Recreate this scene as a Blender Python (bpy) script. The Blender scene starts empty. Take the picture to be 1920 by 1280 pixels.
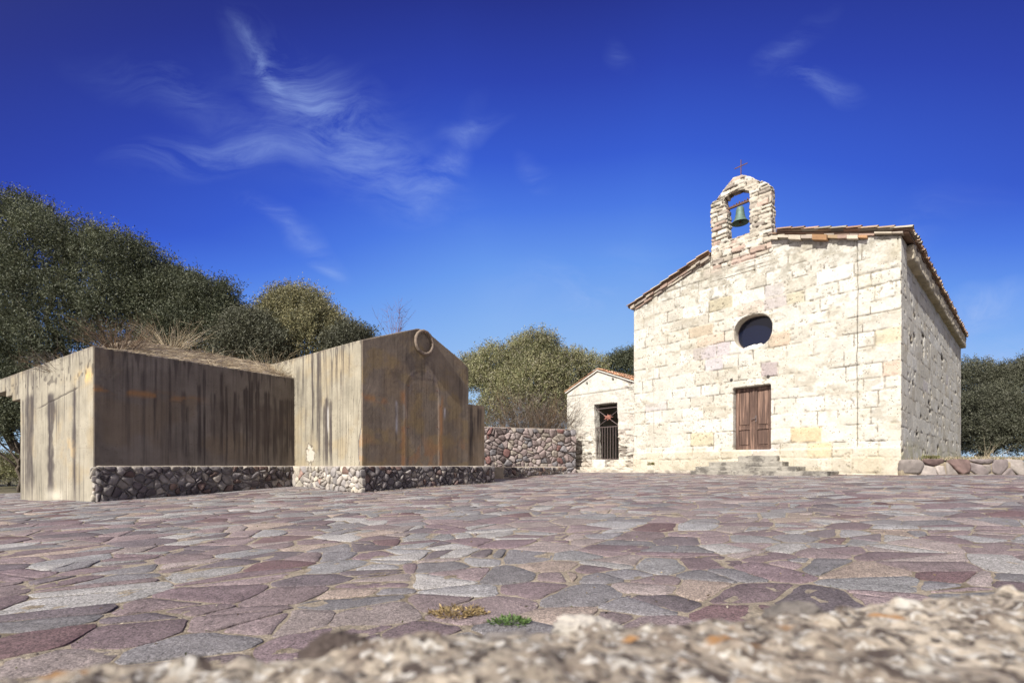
import bpy, bmesh, math, random
import numpy as np
from mathutils import Vector, Matrix, noise as mnoise
PI = math.pi
random.seed(7); rng = np.random.default_rng(7)
C = bpy.context.scene
col = C.collection
# ------------------------------------------------------------------ camera
EYE = 0.74          # eye height over the paving in front of the low wall
F, CX, HY = 900.0, 960.0, 873.0
cam = bpy.data.cameras.new('camera'); camo = bpy.data.objects.new('camera', cam); col.objects.link(camo)
cam.sensor_width = 36; cam.lens = 36*F/1920; cam.shift_y = (HY-640)/1920
cam.clip_start = 0.01; cam.clip_end = 5000
camo.location = (0, 0, EYE); camo.rotation_euler = (PI/2, 0, 0)
cam.dof.use_dof = True; cam.dof.focus_distance = 12; cam.dof.aperture_fstop = 3.2
C.camera = camo
C.view_settings.view_transform = 'Standard'; C.view_settings.look = 'None'
C.view_settings.gamma = 1; C.view_settings.exposure = 0.55
C.view_settings.use_curve_mapping = False
# ------------------------------------------------------------------ sun
SUN_AZ, SUN_EL = math.radians(34.2), math.radians(40)     # azimuth measured from straight behind the camera to its left
SD = Vector((-math.sin(SUN_AZ)*math.cos(SUN_EL), -math.cos(SUN_AZ)*math.cos(SUN_EL), math.sin(SUN_EL)))
sl = bpy.data.lights.new('sun', 'SUN'); sl.energy = 4.6; sl.angle = math.radians(0.5); sl.color = (1, .965, .90)
so = bpy.data.objects.new('sun', sl); col.objects.link(so)
so.rotation_euler = SD.to_track_quat('Z', 'Y').to_euler(); so.location = (-10, -14, 20)

# ------------------------------------------------------------------ node helpers
class NT:
    def __init__(s, tree): s.t = tree; s.n = tree.nodes; s.l = tree.links
    def node(s, typ, **kw):
        n = s.n.new(typ)
        for k, v in kw.items(): setattr(n, k, v)
        return n
    def inp(s, n, k, v):
        if hasattr(v, 'links') or hasattr(v, 'is_linked'): s.l.new(v, n.inputs[k])
        elif v is not None: n.inputs[k].default_value = v
    def math(s, op, a, b=None, c=None, clamp=False):
        n = s.node('ShaderNodeMath', operation=op, use_clamp=clamp)
        s.inp(n, 0, a); s.inp(n, 1, b)
        if c is not None: s.inp(n, 2, c)
        return n.outputs[0]
    def mix(s, f, a, b, mode='MIX'):
        n = s.node('ShaderNodeMix', data_type='RGBA', blend_type=mode)
        s.inp(n, 0, f); s.inp(n, 6, a); s.inp(n, 7, b)
        return n.outputs[2]
    def noise(s, vec, scale, detail=4, rough=.55, dist=0):
        n = s.node('ShaderNodeTexNoise'); s.inp(n, 'Vector', vec)
        n.inputs['Scale'].default_value = scale; n.inputs['Detail'].default_value = detail
        n.inputs['Roughness'].default_value = rough; n.inputs['Distortion'].default_value = dist
        return n.outputs['Fac']
    def ramp(s, f, stops):
        n = s.node('ShaderNodeValToRGB'); s.inp(n, 0, f); e = n.color_ramp.elements
        while len(e) > 1: e.remove(e[-1])
        e[0].position = stops[0][0]; e[0].color = (*stops[0][1], 1)
        for p, c in stops[1:]:
            x = e.new(p); x.color = (*c, 1)
        return n.outputs[0]
    def mapping(s, vec, loc=(0,0,0), rot=(0,0,0), scale=(1,1,1)):
        n = s.node('ShaderNodeMapping'); s.inp(n, 'Vector', vec)
        n.inputs['Location'].default_value = loc; n.inputs['Rotation'].default_value = rot; n.inputs['Scale'].default_value = scale
        return n.outputs[0]

# ------------------------------------------------------------------ world: deep blue sky with thin cirrus
w = bpy.data.worlds.new('World'); C.world = w; w.use_nodes = True
T = NT(w.node_tree); T.n.clear()
tc = T.node('ShaderNodeTexCoord'); D = tc.outputs['Generated']
sep = T.node('ShaderNodeSeparateXYZ'); T.l.new(D, sep.inputs[0]); dx, dy, dz = sep.outputs
el = T.math('ARCSINE', T.math('MAXIMUM', dz, 0.0))
hz = T.node('ShaderNodeVectorMath', operation='DOT_PRODUCT'); T.l.new(D, hz.inputs[0]); hz.inputs[1].default_value = Vector((.10, 1, .03)).normalized()
ang = T.math('ARCCOSINE', T.math('MINIMUM', hz.outputs['Value'], .9999))          # angle from the brightest stretch of horizon
eln = T.math('MINIMUM', T.math('DIVIDE', T.math('ADD', el, T.math('MULTIPLY', T.math('MULTIPLY', T.math('MAXIMUM', T.math('SUBTRACT', ang, el), 0.0), T.math('MULTIPLY', el, 2.6, clamp=True)), .50)), PI/2), .8)
grad = T.ramp(eln, [(0, (.56,.77,1.0)), (.10, (.43,.67,1.0)), (.188, (.27,.51,1.0)), (.25, (.16,.375,.98)), (.31, (.078,.215,.88)), (.36, (.043,.122,.73)), (.43, (.028,.062,.49)), (.49, (.020,.034,.30)), (.56, (.012,.016,.14)), (1, (.008,.011,.10))])
sky = T.node('ShaderNodeTexSky', sky_type='NISHITA', sun_disc=False)
sky.sun_elevation = SUN_EL; sky.sun_rotation = PI + SUN_AZ; sky.dust_density = .4; sky.ozone_density = 2.5; sky.air_density = 1
skys = T.node('ShaderNodeVectorMath', operation='SCALE'); T.l.new(sky.outputs[0], skys.inputs[0]); skys.inputs['Scale'].default_value = .10
# light hazy glow of the sky round the sun (behind the camera)
dot = T.node('ShaderNodeVectorMath', operation='DOT_PRODUCT'); T.l.new(D, dot.inputs[0]); dot.inputs[1].default_value = SD
glow = T.math('POWER', T.math('MAXIMUM', dot.outputs['Value'], 0.0), 4.2)
base = T.mix(.93, skys.outputs[0], grad)
base = T.mix(1.0, base, T.mix(glow, (0,0,0,1), (2.5,2.2,1.85,1)), 'ADD')
# cirrus, laid out by azimuth and elevation
X = T.math('DIVIDE', dx, T.math('MAXIMUM', dy, .05)); Y = T.math('DIVIDE', dz, T.math('MAXIMUM', dy, .05))
comb = T.node('ShaderNodeCombineXYZ'); T.inp(comb, 0, X); T.inp(comb, 1, Y); P = comb.outputs[0]
front = T.math('GREATER_THAN', dy, .05)
warpn = T.node('ShaderNodeTexNoise'); T.l.new(P, warpn.inputs['Vector']); warpn.inputs['Scale'].default_value = 2.6; warpn.inputs['Detail'].default_value = 3
wsub = T.node('ShaderNodeVectorMath', operation='SUBTRACT'); T.l.new(warpn.outputs['Color'], wsub.inputs[0]); wsub.inputs[1].default_value = (.5,.5,.5)
wsc = T.node('ShaderNodeVectorMath', operation='SCALE'); T.l.new(wsub.outputs[0], wsc.inputs[0]); wsc.inputs['Scale'].default_value = .26
wadd = T.node('ShaderNodeVectorMath', operation='ADD'); T.l.new(P, wadd.inputs[0]); T.l.new(wsc.outputs[0], wadd.inputs[1]); PW = wadd.outputs[0]
def grain(rot, seed, stretch, sc=3.8):
    m = T.mapping(PW, loc=(seed, seed*1.7, 0), rot=(0,0,-math.radians(rot)), scale=(1, stretch, 1))
    return T.math('MULTIPLY', T.math('SUBTRACT', T.noise(m, sc, 9, .66, .5), .40, clamp=True), 2.6)
GR = {'a': grain(-50, 3.1, 3.2), 'b': grain(5, 7.7, 3.0)}
def wisp(px, py, rx, ry, rot, k, gr='a', soft=1.3):
    """rx, ry angular radii given in thousandths of the distance; rot in degrees"""
    x0, y0 = (px-CX)/F, (HY-py)/F; r = math.radians(rot)
    mp = T.node('ShaderNodeVectorMath', operation='SUBTRACT'); T.l.new(PW, mp.inputs[0]); mp.inputs[1].default_value = (x0, y0, 0)
    ms = T.mapping(T.mapping(mp.outputs[0], rot=(0,0,-r)), scale=(F/rx, F/ry, 0))
    ln = T.node('ShaderNodeVectorMath', operation='LENGTH'); T.l.new(ms, ln.inputs[0])
    fall = T.math('POWER', T.math('SUBTRACT', 1.0, ln.outputs['Value'], clamp=True), soft)
    return gr, T.math('MULTIPLY', fall, k)
W = [wisp(590,180,250,105,-46,1.25), wisp(495,95,120,28,-60,1.3), wisp(700,320,280,110,-22,.8), wisp(410,300,200,60,8,1.0,'b'), wisp(600,260,330,180,-20,.34,'b'),
     wisp(540,470,160,26,-38,1.0), wisp(605,533,46,13,-25,1.4), wisp(830,310,150,40,55,.75), wisp(890,235,100,26,5,.8,'b'),
     wisp(1540,130,100,34,-15,1.0,'b'), wisp(1115,572,70,28,35,1.5,'b'), wisp(1080,550,260,90,10,.7,'b'), wisp(1840,575,130,40,8,2.0,'b'), wisp(1890,650,260,60,0,2.2,'b'),
     wisp(360,190,280,60,-25,.45), wisp(1490,60,120,36,45,.4), wisp(1150,90,60,30,-60,.25), wisp(1020,320,60,22,-40,.6), wisp(1750,420,160,60,20,.3,'b')]
tot = None
for g_ in GR:
    sm = None
    for gg, x in W:
        if gg == g_: sm = x if sm is None else T.math('ADD', sm, x)
    sm = T.math('MULTIPLY', sm, GR[g_]); tot = sm if tot is None else T.math('ADD', tot, sm)
tot = T.math('MINIMUM', T.math('MULTIPLY', T.math('MULTIPLY', tot, front), .62), .7)
base = T.mix(tot, base, (.42,.58,1.0,1))
bg = T.node('ShaderNodeBackground'); T.l.new(base, bg.inputs[0]); bg.inputs[1].default_value = .62
wo = T.node('ShaderNodeOutputWorld'); T.l.new(bg.outputs[0], wo.inputs[0])

# ------------------------------------------------------------------ numpy noise
def _h(ix, iy, iz, s):
    h = (ix.astype(np.int64)*374761393 + iy.astype(np.int64)*668265263 + iz.astype(np.int64)*2147483647 + s*974634777) & 0xffffffff
    h = ((h ^ (h >> 13))*1274126177) & 0xffffffff
    h = ((h ^ (h >> 16))*2246822519) & 0xffffffff
    return ((h ^ (h >> 15)) & 0xffffff)/float(0xffffff)
def vn(x, y, z=0., s=0):
    x, y, z = np.broadcast_arrays(np.asarray(x, float), np.asarray(y, float), np.asarray(z, float))
    ix, iy, iz = np.floor(x), np.floor(y), np.floor(z)
    fx, fy, fz = x-ix, y-iy, z-iz
    fx, fy, fz = [t*t*(3-2*t) for t in (fx, fy, fz)]
    r = 0
    for a in (0, 1):
        for b in (0, 1):
            for c in (0, 1):
                r = r + (fx if a else 1-fx)*(fy if b else 1-fy)*(fz if c else 1-fz)*_h(ix+a, iy+b, iz+c, s)
    return r
def fbm(x, y, z=0., o=4, s=0, g=.5):
    t = 0; a = 1; n = 0
    for i in range(o):
        t = t + a*vn(np.asarray(x)*2**i, np.asarray(y)*2**i, np.asarray(z)*2**i, s+i*17); n += a; a *= g
    return t/n
def sst(a, b, x): t = np.clip((x-a)/(b-a), 0, 1); return t*t*(3-2*t)
def lerp(a, b, t): return a + (b-a)*t
def mixc(c, d, t): return c*(1-t[:, None]) + np.asarray(d)[None, :]*t[:, None]

# ------------------------------------------------------------------ object helpers
def mesh_np(name, V, F_, mat=None, parent=None, colr=None, uv=None, smooth=False):
    me = bpy.data.meshes.new(name); V = np.asarray(V, np.float32)
    F_ = np.asarray(F_, np.int32); k = F_.shape[1]
    me.vertices.add(len(V)); me.vertices.foreach_set('co', V.ravel())
    me.loops.add(F_.size); me.loops.foreach_set('vertex_index', F_.ravel())
    me.polygons.add(len(F_)); me.polygons.foreach_set('loop_start', np.arange(0, F_.size, k, dtype=np.int32))
    me.update(calc_edges=True)
    if colr is not None: set_col(me, colr)
    me.polygons.foreach_set('use_smooth', np.full(len(F_), smooth))
    o = bpy.data.objects.new(name, me); col.objects.link(o)
    if mat: me.materials.append(mat)
    if parent: o.parent = parent
    return o
def set_col(me, c):
    c = np.asarray(c, np.float32)
    if c.shape[1] == 3: c = np.hstack([c, np.ones((len(c), 1), np.float32)])
    a = me.color_attributes.new('Col', 'FLOAT_COLOR', 'POINT'); a.data.foreach_set('color', c.ravel())
def get_vn(me):
    V = np.empty(len(me.vertices)*3, np.float32); me.vertices.foreach_get('co', V)
    N = np.empty(len(me.vertices)*3, np.float32); me.vertex_normals.foreach_get('vector', N)
    return V.reshape(-1, 3).astype(float), N.reshape(-1, 3).astype(float)
def obj_bm(name, bm, mat=None, parent=None, smooth=False):
    bmesh.ops.recalc_face_normals(bm, faces=bm.faces)
    me = bpy.data.meshes.new(name); bm.to_mesh(me); bm.free()
    for p in me.polygons: p.use_smooth = smooth
    o = bpy.data.objects.new(name, me); col.objects.link(o)
    if mat: me.materials.append(mat)
    if parent: o.parent = parent
    return o
def remesh(bm, voxel):
    """solid bmesh -> evenly tessellated mesh"""
    bmesh.ops.recalc_face_normals(bm, faces=bm.faces)
    me = bpy.data.meshes.new('tmp'); bm.to_mesh(me); bm.free()
    o = bpy.data.objects.new('tmp', me); col.objects.link(o)
    m = o.modifiers.new('r', 'REMESH'); m.mode = 'VOXEL'; m.voxel_size = voxel; m.adaptivity = 0
    dg = bpy.context.evaluated_depsgraph_get()
    r = bpy.data.meshes.new_from_object(o.evaluated_get(dg))
    bpy.data.objects.remove(o); bpy.data.meshes.remove(me)
    return r
def link_mesh(name, me, mat, parent=None, smooth=True):
    me.name = name; me.materials.clear(); me.materials.append(mat)
    me.polygons.foreach_set('use_smooth', np.full(len(me.polygons), smooth))
    o = bpy.data.objects.new(name, me); col.objects.link(o)
    if parent: o.parent = parent
    return o
def thing(name, label, cat, loc=(0, 0, 0), group=None):
    o = bpy.data.objects.new(name, None); col.objects.link(o); o.empty_display_size = .1
    o['label'] = label; o['category'] = cat
    if group: o['group'] = group
    return o
def tag(o, label=None, cat=None, group=None, kind=None):
    for k, v in (('label', label), ('category', cat), ('group', group), ('kind', kind)):
        if v: o[k] = v
    return o
def rebase(root, loc):
    """put an empty at its thing's base and keep its parts where they are"""
    root.location = loc
    for ch in list(root.children): ch.location = Vector(ch.location) - Vector(loc)
class Frame:
    def __init__(s, ox, oy, ux, uy, flip=1):
        l = math.hypot(ux, uy); s.o = np.array([ox, oy]); s.u = np.array([ux, uy])/l
        s.n = np.array([s.u[1], -s.u[0]])*flip      # outward normal
    def pt(s, u, z, d=0): return (s.o[0]+s.u[0]*u+s.n[0]*d, s.o[1]+s.u[1]*u+s.n[1]*d, z)
    def px(s, x, y, d=0):
        r = np.array([(x-CX)/F, 1.0]); o = s.o + s.n*d
        t = (o@s.n)/(r@s.n); p = r*t
        return float((p-o)@s.u), float(EYE + (HY-y)/F*t)
    def loc(s, V):
        q = V[:, :2]-s.o; return q@s.u, V[:, 2], q@s.n
def W3(px, py, Z): return Vector(((px-CX)/F*Z, Z, EYE+(HY-py)/F*Z))
def prism(fr, outer, d0, d1, holes=(), bm=None):
    bm = bm or bmesh.new(); edges = []
    for loop in [outer]+list(holes):
        vs = [bm.verts.new(fr.pt(u, z, d0)) for u, z in loop]
        edges += [bm.edges.new((vs[i], vs[(i+1) % len(vs)])) for i in range(len(vs))]
    r = bmesh.ops.triangle_fill(bm, edges=edges, use_beauty=True, use_dissolve=False)
    fs = [g for g in r['geom'] if isinstance(g, bmesh.types.BMFace)]
    ex = bmesh.ops.extrude_face_region(bm, geom=fs)
    vs = [g for g in ex['geom'] if isinstance(g, bmesh.types.BMVert)]
    bmesh.ops.translate(bm, verts=vs, vec=Vector((*(fr.n*(d1-d0)), 0)))
    return bm
def box(bm, c, sx, sy, sz, rot=None):
    m = Matrix.Translation(c) @ (rot.to_4x4() if rot else Matrix()) @ Matrix.Diagonal((sx, sy, sz, 1))
    return bmesh.ops.create_cube(bm, size=1, matrix=m)['verts']
def tube(bm, pts, rad, n=8, cap=True):
    pts = [Vector(p) for p in pts]; rings = []
    rad = rad if isinstance(rad, (list, tuple)) else [rad]*len(pts)
    for i, p in enumerate(pts):
        d = (pts[min(i+1, len(pts)-1)]-pts[max(i-1, 0)]).normalized()
        a = d.orthogonal().normalized() if i == 0 else (a - d*a.dot(d)).normalized()
        b = d.cross(a)
        rings.append([bm.verts.new(p+(a*math.cos(2*PI*k/n)+b*math.sin(2*PI*k/n))*rad[i]) for k in range(n)])
    for i in range(len(rings)-1):
        for k in range(n):
            bm.faces.new((rings[i][k], rings[i][(k+1) % n], rings[i+1][(k+1) % n], rings[i+1][k]))
    if cap:
        bm.faces.new(rings[0][::-1]); bm.faces.new(rings[-1])
    return rings

# ------------------------------------------------------------------ materials
def material(name, color=None, rough=.85, var=.25, vscale=3., fine=.25, fscale=60., bump=.3, bscale=40., bdist=.01, pits=0., pscale=18., spec=.3, stretch=(1,1,1), use_col=True, trans=0., tint=None, metal=0., speck=None, striae=0.):
    m = bpy.data.materials.new(name); m.use_nodes = True; t = NT(m.node_tree); t.n.clear()
    tc = t.node('ShaderNodeTexCoord'); O = t.mapping(tc.outputs['Object'], scale=stretch)
    if use_col:
        a = t.node('ShaderNodeVertexColor', layer_name='Col'); c = a.outputs[0]
    else:
        r = t.node('ShaderNodeRGB'); r.outputs[0].default_value = (*color, 1); c = r.outputs[0]
    n1 = t.noise(O, vscale, 6, .6, .3)
    k1 = t.math('ADD', t.math('MULTIPLY', t.math('SUBTRACT', n1, .5), var*2), 1.0)
    n2 = t.noise(O, fscale, 5, .7)
    k2 = t.math('ADD', t.math('MULTIPLY', t.math('SUBTRACT', n2, .5), fine*2.4), 1.0)
    k = t.math('MULTIPLY', k1, k2)
    v = t.node('ShaderNodeVectorMath', operation='SCALE'); t.l.new(c, v.inputs[0]); t.l.new(k, v.inputs['Scale'])
    cc = v.outputs[0]
    if striae:
        sv = t.noise(t.mapping(tc.outputs['Object'], scale=(26, 26, .9)), 1.0, 4, .6); sm_ = t.noise(O, .9, 3, .5)
        kk = t.math('SUBTRACT', 1.0, t.math('MULTIPLY', t.math('MULTIPLY', t.math('SUBTRACT', sv, .50, clamp=True), 4.5*striae), t.math('MULTIPLY', t.math('SUBTRACT', sm_, .38, clamp=True), 5, clamp=True)))
        v3 = t.node('ShaderNodeVectorMath', operation='SCALE'); t.l.new(cc, v3.inputs[0]); t.l.new(t.math('MAXIMUM', kk, .2), v3.inputs['Scale']); cc = v3.outputs[0]
    if speck:
        sn = t.noise(O, speck[0], 1, .5); sn2 = t.noise(O, speck[0]*.37, 1, .5)
        kk = t.math('ADD', t.math('MULTIPLY', t.math('ADD', t.math('SUBTRACT', sn, .5), t.math('MULTIPLY', t.math('SUBTRACT', sn2, .5), .7)), speck[1]), 1.0); kk = t.math('MAXIMUM', kk, .25)
        v2 = t.node('ShaderNodeVectorMath', operation='SCALE'); t.l.new(cc, v2.inputs[0]); t.l.new(kk, v2.inputs['Scale']); cc = v2.outputs[0]
        du_ = t.noise(O, .55, 5, .6, .5); cc = t.mix(t.math('MULTIPLY', t.math('SUBTRACT', du_, .40, clamp=True), speck[2], clamp=True), cc, (.27,.238,.222,1))
    if tint:
        tn = t.noise(O, tint[0], 4, .6)
        cc = t.mix(t.math('MULTIPLY', t.math('SUBTRACT', tn, .52, clamp=True), tint[2]), cc, (*tint[1], 1))
    h = t.noise(O, bscale, 6, .65)
    if pits:
        vo = t.node('ShaderNodeTexVoronoi'); t.l.new(O, vo.inputs['Vector']); vo.inputs['Scale'].default_value = pscale
        pm = t.math('MULTIPLY', t.math('LESS_THAN', vo.outputs['Distance'], .22), t.math('GREATER_THAN', t.noise(O, 2.2, 3), .52))
        cc = t.mix(t.math('MULTIPLY', pm, pits), cc, (.10,.08,.065,1))
        h = t.math('SUBTRACT', h, t.math('MULTIPLY', pm, .8))
    b = t.node('ShaderNodeBump'); b.inputs['Strength'].default_value = bump; b.inputs['Distance'].default_value = bdist; t.l.new(h, b.inputs['Height'])
    p = t.node('ShaderNodeBsdfPrincipled'); t.l.new(cc, p.inputs['Base Color']); t.l.new(b.outputs[0], p.inputs['Normal'])
    p.inputs['Roughness'].default_value = rough; p.inputs['Specular IOR Level'].default_value = spec; p.inputs['Metallic'].default_value = metal
    out = t.node('ShaderNodeOutputMaterial')
    if trans:
        tr = t.node('ShaderNodeBsdfTranslucent'); t.l.new(cc, tr.inputs[0])
        mx = t.node('ShaderNodeMixShader'); mx.inputs[0].default_value = trans
        t.l.new(p.outputs[0], mx.inputs[1]); t.l.new(tr.outputs[0], mx.inputs[2]); t.l.new(mx.outputs[0], out.inputs[0])
    else: t.l.new(p.outputs[0], out.inputs[0])
    return m
M = {}
M['ashlar'] = material('limestone_ashlar', var=.16, vscale=2.2, fine=.3, fscale=20, bump=.3, bscale=22, bdist=.02, pits=.6, pscale=13)
M['rubble'] = material('rough_rubble', var=.2, vscale=6, fine=.3, fscale=40, bump=.7, bscale=30, bdist=.02, rough=.95)
M['concrete'] = material('weathered_concrete', striae=.42, var=.14, vscale=1.6, fine=.16, fscale=45, bump=.3, bscale=60, bdist=.008, pits=.35, pscale=14)
M['flag'] = material('porphyry_flagstone', var=.22, vscale=5, fine=1.0, fscale=120, bump=.8, bscale=60, bdist=.012, rough=.85, spec=.3, speck=(150,2.4,.75))
M['mortar'] = material('sandy_mortar', color=(.30,.255,.20), use_col=False, var=.6, vscale=9, fine=.9, fscale=60, bump=1, bscale=45, bdist=.03, rough=.95, tint=(4.1,(.11,.085,.05),5))
M['stone'] = material('basalt_cobbles', var=.22, vscale=9, fine=.3, fscale=70, bump=.7, bscale=45, bdist=.012, rough=.9)
M['ledge'] = material('crumbly_lichen_stone', var=.2, vscale=18, fine=.42, fscale=150, bump=1, bscale=120, bdist=.006, rough=.95)
M['tile'] = material('clay_roof_tile', var=.35, vscale=5, fine=.3, fscale=50, bump=.5, bscale=50, bdist=.01, rough=.9)
M['leaf'] = material('leaves', var=.1, fine=.1, bump=0, rough=.6, spec=.35, trans=.22)
M['dry'] = material('dry_grass', var=.1, fine=.2, bump=0, rough=.9, trans=.2)
M['bark'] = material('bark', color=(.10,.08,.06), use_col=False, var=.4, vscale=6, fine=.4, fscale=30, bump=1, bscale=25, bdist=.03, stretch=(1,1,.3))
M['rust'] = material('rusty_iron', color=(.115,.060,.042), use_col=False, var=.4, vscale=14, fine=.4, fscale=90, bump=.4, bscale=90, bdist=.003, rough=.75)
M['iron'] = material('dull_grey_iron', color=(.13,.10,.095), use_col=False, var=.3, vscale=12, fine=.3, fscale=60, bump=.2, rough=.6, metal=.2)
M['bronze'] = material('verdigris_bronze', color=(.115,.175,.145), use_col=False, var=.5, vscale=9, fine=.35, fscale=50, bump=.3, bscale=60, rough=.6, metal=.25, tint=(14,(.05,.045,.035),3))
M['wood'] = material('aged_brown_wood', color=(.098,.060,.046), use_col=False, var=.8, vscale=9, fine=.8, fscale=26, bump=.5, bscale=40, bdist=.006, rough=.6, stretch=(1.6,1.6,.09), tint=(6,(.27,.17,.125),7))
M['white'] = material('bleached_stone', color=(.66,.63,.57), use_col=False, var=.12, vscale=4, fine=.15, fscale=40, bump=.4, bscale=30)
M['dark'] = material('unlit_interior', color=(.05,.045,.04), use_col=False, var=.3, fine=.2)
M['ground'] = material('dry_earth', color=(.11,.095,.055), use_col=False, var=.5, vscale=.6, fine=.4, fscale=8, bump=1, bscale=6, bdist=.08, tint=(.8,(.035,.05,.016),4))
m = bpy.data.materials.new('dark_blue_window_glass'); m.use_nodes = True; p = m.node_tree.nodes['Principled BSDF']
p.inputs['Base Color'].default_value = (.003,.006,.020,1); p.inputs['Roughness'].default_value = .12; p.inputs['Specular IOR Level'].default_value = .6; M['glass'] = m

# ------------------------------------------------------------------ cells (irregular stones)
def clip(poly, px, py, nx, ny):
    out = []; n = len(poly)
    for i in range(n):
        a = poly[i]; b = poly[(i+1) % n]
        da = (a[0]-px)*nx+(a[1]-py)*ny; db = (b[0]-px)*nx+(b[1]-py)*ny
        if da <= 0: out.append(a)
        if (da < 0) != (db < 0) and da != db:
            t = da/(da-db); out.append((a[0]+(b[0]-a[0])*t, a[1]+(b[1]-a[1])*t))
    return out
def voronoi(pts, x0, x1, y0, y1, k=18):
    pts = np.asarray(pts); res = []
    for i, (x, y) in enumerate(pts):
        d = (pts[:, 0]-x)**2+(pts[:, 1]-y)**2
        idx = np.argpartition(d, min(k, len(d)-1))[:k+1]; idx = idx[np.argsort(d[idx])]
        poly = [(x0, y0), (x1, y0), (x1, y1), (x0, y1)]
        for j in idx:
            if j == i: continue
            qx, qy = pts[j]; poly = clip(poly, (x+qx)/2, (y+qy)/2, qx-x, qy-y)
            if len(poly) < 3: break
        res.append(poly)
    return res
def jitter_pts(x0, x1, y0, y1, sx, sy, jit=.85, drop=.12, r=random):
    pts = []; j = 0; y = y0
    while y < y1+sy:
        x = x0+(sx*.5 if j % 2 else 0)
        while x < x1+sx:
            if r.random() > drop: pts.append((x+(r.random()-.5)*sx*jit, y+(r.random()-.5)*sy*jit))
            x += sx
        y += sy; j += 1
    return pts
def ring_of(poly, gap, n=22, rnd=.35, jit=.0, ph=0.):
    """shrunk outline with rounded corners, n points"""
    P_ = np.array(poly); c = P_.mean(0)
    # inset each edge
    q = [tuple(p) for p in P_]; m_ = len(P_)
    area = sum(P_[i][0]*P_[(i+1) % m_][1]-P_[(i+1) % m_][0]*P_[i][1] for i in range(m_))
    s = 1 if area > 0 else -1
    for i in range(m_):
        a, b = P_[i], P_[(i+1) % m_]; e = b-a; L = math.hypot(*e)
        if L < 1e-6: continue
        nx, ny = e[1]/L*s, -e[0]/L*s
        q = clip(q, a[0]-nx*gap, a[1]-ny*gap, nx, ny)
        if len(q) < 3: return None
    Q = np.array(q)
    seg = np.linalg.norm(np.roll(Q, -1, 0)-Q, axis=1); cum = np.concatenate([[0], np.cumsum(seg)])
    if cum[-1] < gap*4: return None
    t = (np.arange(n)+.5)/n*cum[-1]; R = []
    for tt in t:
        i = min(np.searchsorted(cum, tt, side='right')-1, len(Q)-1); f = (tt-cum[i])/max(seg[i], 1e-9)
        R.append(Q[i]+(Q[(i+1) % len(Q)]-Q[i])*f)
    R = np.array(R)
    if area < 0: R = R[::-1]
    sm = (np.roll(R, 1, 0)+np.roll(R, -1, 0))/2; R = R*(1-rnd)+sm*rnd
    if jit:
        c = R.mean(0); k = 1+jit*(vn(R[:, 0]*9+ph, R[:, 1]*9, ph)-.5)*2; R = c+(R-c)*k[:, None]
    return R
def flag_ring(poly, gap, step, wob, ph):
    P_ = np.array(poly); n = len(P_)
    area = sum(P_[i][0]*P_[(i+1) % n][1]-P_[(i+1) % n][0]*P_[i][1] for i in range(n))
    if area < 0: P_ = P_[::-1]
    q = [tuple(p) for p in P_]
    for i in range(n):
        a, b = P_[i], P_[(i+1) % n]; e = b-a; L = math.hypot(*e)
        if L < 1e-6: continue
        nx, ny = e[1]/L, -e[0]/L; q = clip(q, a[0]-nx*gap, a[1]-ny*gap, nx, ny)
        if len(q) < 3: return None
    R = []; m_ = len(q)
    for i in range(m_):
        a, b = np.array(q[i]), np.array(q[(i+1) % m_]); L = math.hypot(*(b-a))
        if L < .015: continue
        k = max(1, int(L/step)); c = min(.03, L*.3)/L
        ts = [c]+[c+(1-2*c)*(j+1)/(k+1) for j in range(k)]+[1-c]
        R += [a+(b-a)*t for t in ts]
    if len(R) < 6: return None
    if len(R) % 2: R.pop()
    R = np.array(R); c = R.mean(0); dd = R-c; L = np.linalg.norm(dd, axis=1)[:, None]
    return R+dd/L*(wob*(fbm(R[:, 0]*11+ph, R[:, 1]*11, ph, 2)-.5)*2)[:, None]
class Stones:
    """domed irregular stones on a plane, all collected in one mesh"""
    def __init__(s): s.V = []; s.F = []; s.C = []; s.n = 0
    def add(s, R, fn, prof, color, cvar=.1, rough=.0, tilt=0.):
        """R outline (n,2); fn(u,v,h)->xyz array; prof list of (scale,height)"""
        n = len(R); c = R.mean(0); ph = random.random()*100
        tx, ty = (random.random()-.5)*tilt, (random.random()-.5)*tilt
        for k, (sc, h) in enumerate(prof):
            Q = c+(R-c)*sc
            hh = h+(Q[:, 0]-c[0])*tx+(Q[:, 1]-c[1])*ty
            if rough: hh = hh+rough*(fbm(Q[:, 0]*22+ph, Q[:, 1]*22, ph, 2)-.5)*(1 if k else 0)
            s.V.append(fn(Q[:, 0], Q[:, 1], hh))
            cc = np.tile(np.asarray(color), (n, 1))*(1+cvar*(vn(Q[:, 0]*14+ph, Q[:, 1]*14, ph)-.5)*2)[:, None]
            s.C.append(cc)
        for k in range(len(prof)-1):
            a = s.n+k*n; b = a+n
            for i in range(n):
                j = (i+1) % n; s.F.append((a+i, a+j, b+j, b+i))
        s.V.append(fn(np.array([c[0]]), np.array([c[1]]), np.array([prof[-1][1]+(rough*.2)]))); s.C.append(np.array([color]))
        L = s.n+(len(prof)-1)*n; cen = s.n+len(prof)*n
        for i in range(0, n, 2): s.F.append((L+i, L+(i+1) % n, L+(i+2) % n, cen))
        s.n += len(prof)*n+1
    def build(s, name, mat, parent=None, smooth=True):
        return mesh_np(name, np.vstack(s.V), np.array(s.F), mat, parent, np.vstack(s.C), smooth=smooth)

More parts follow.
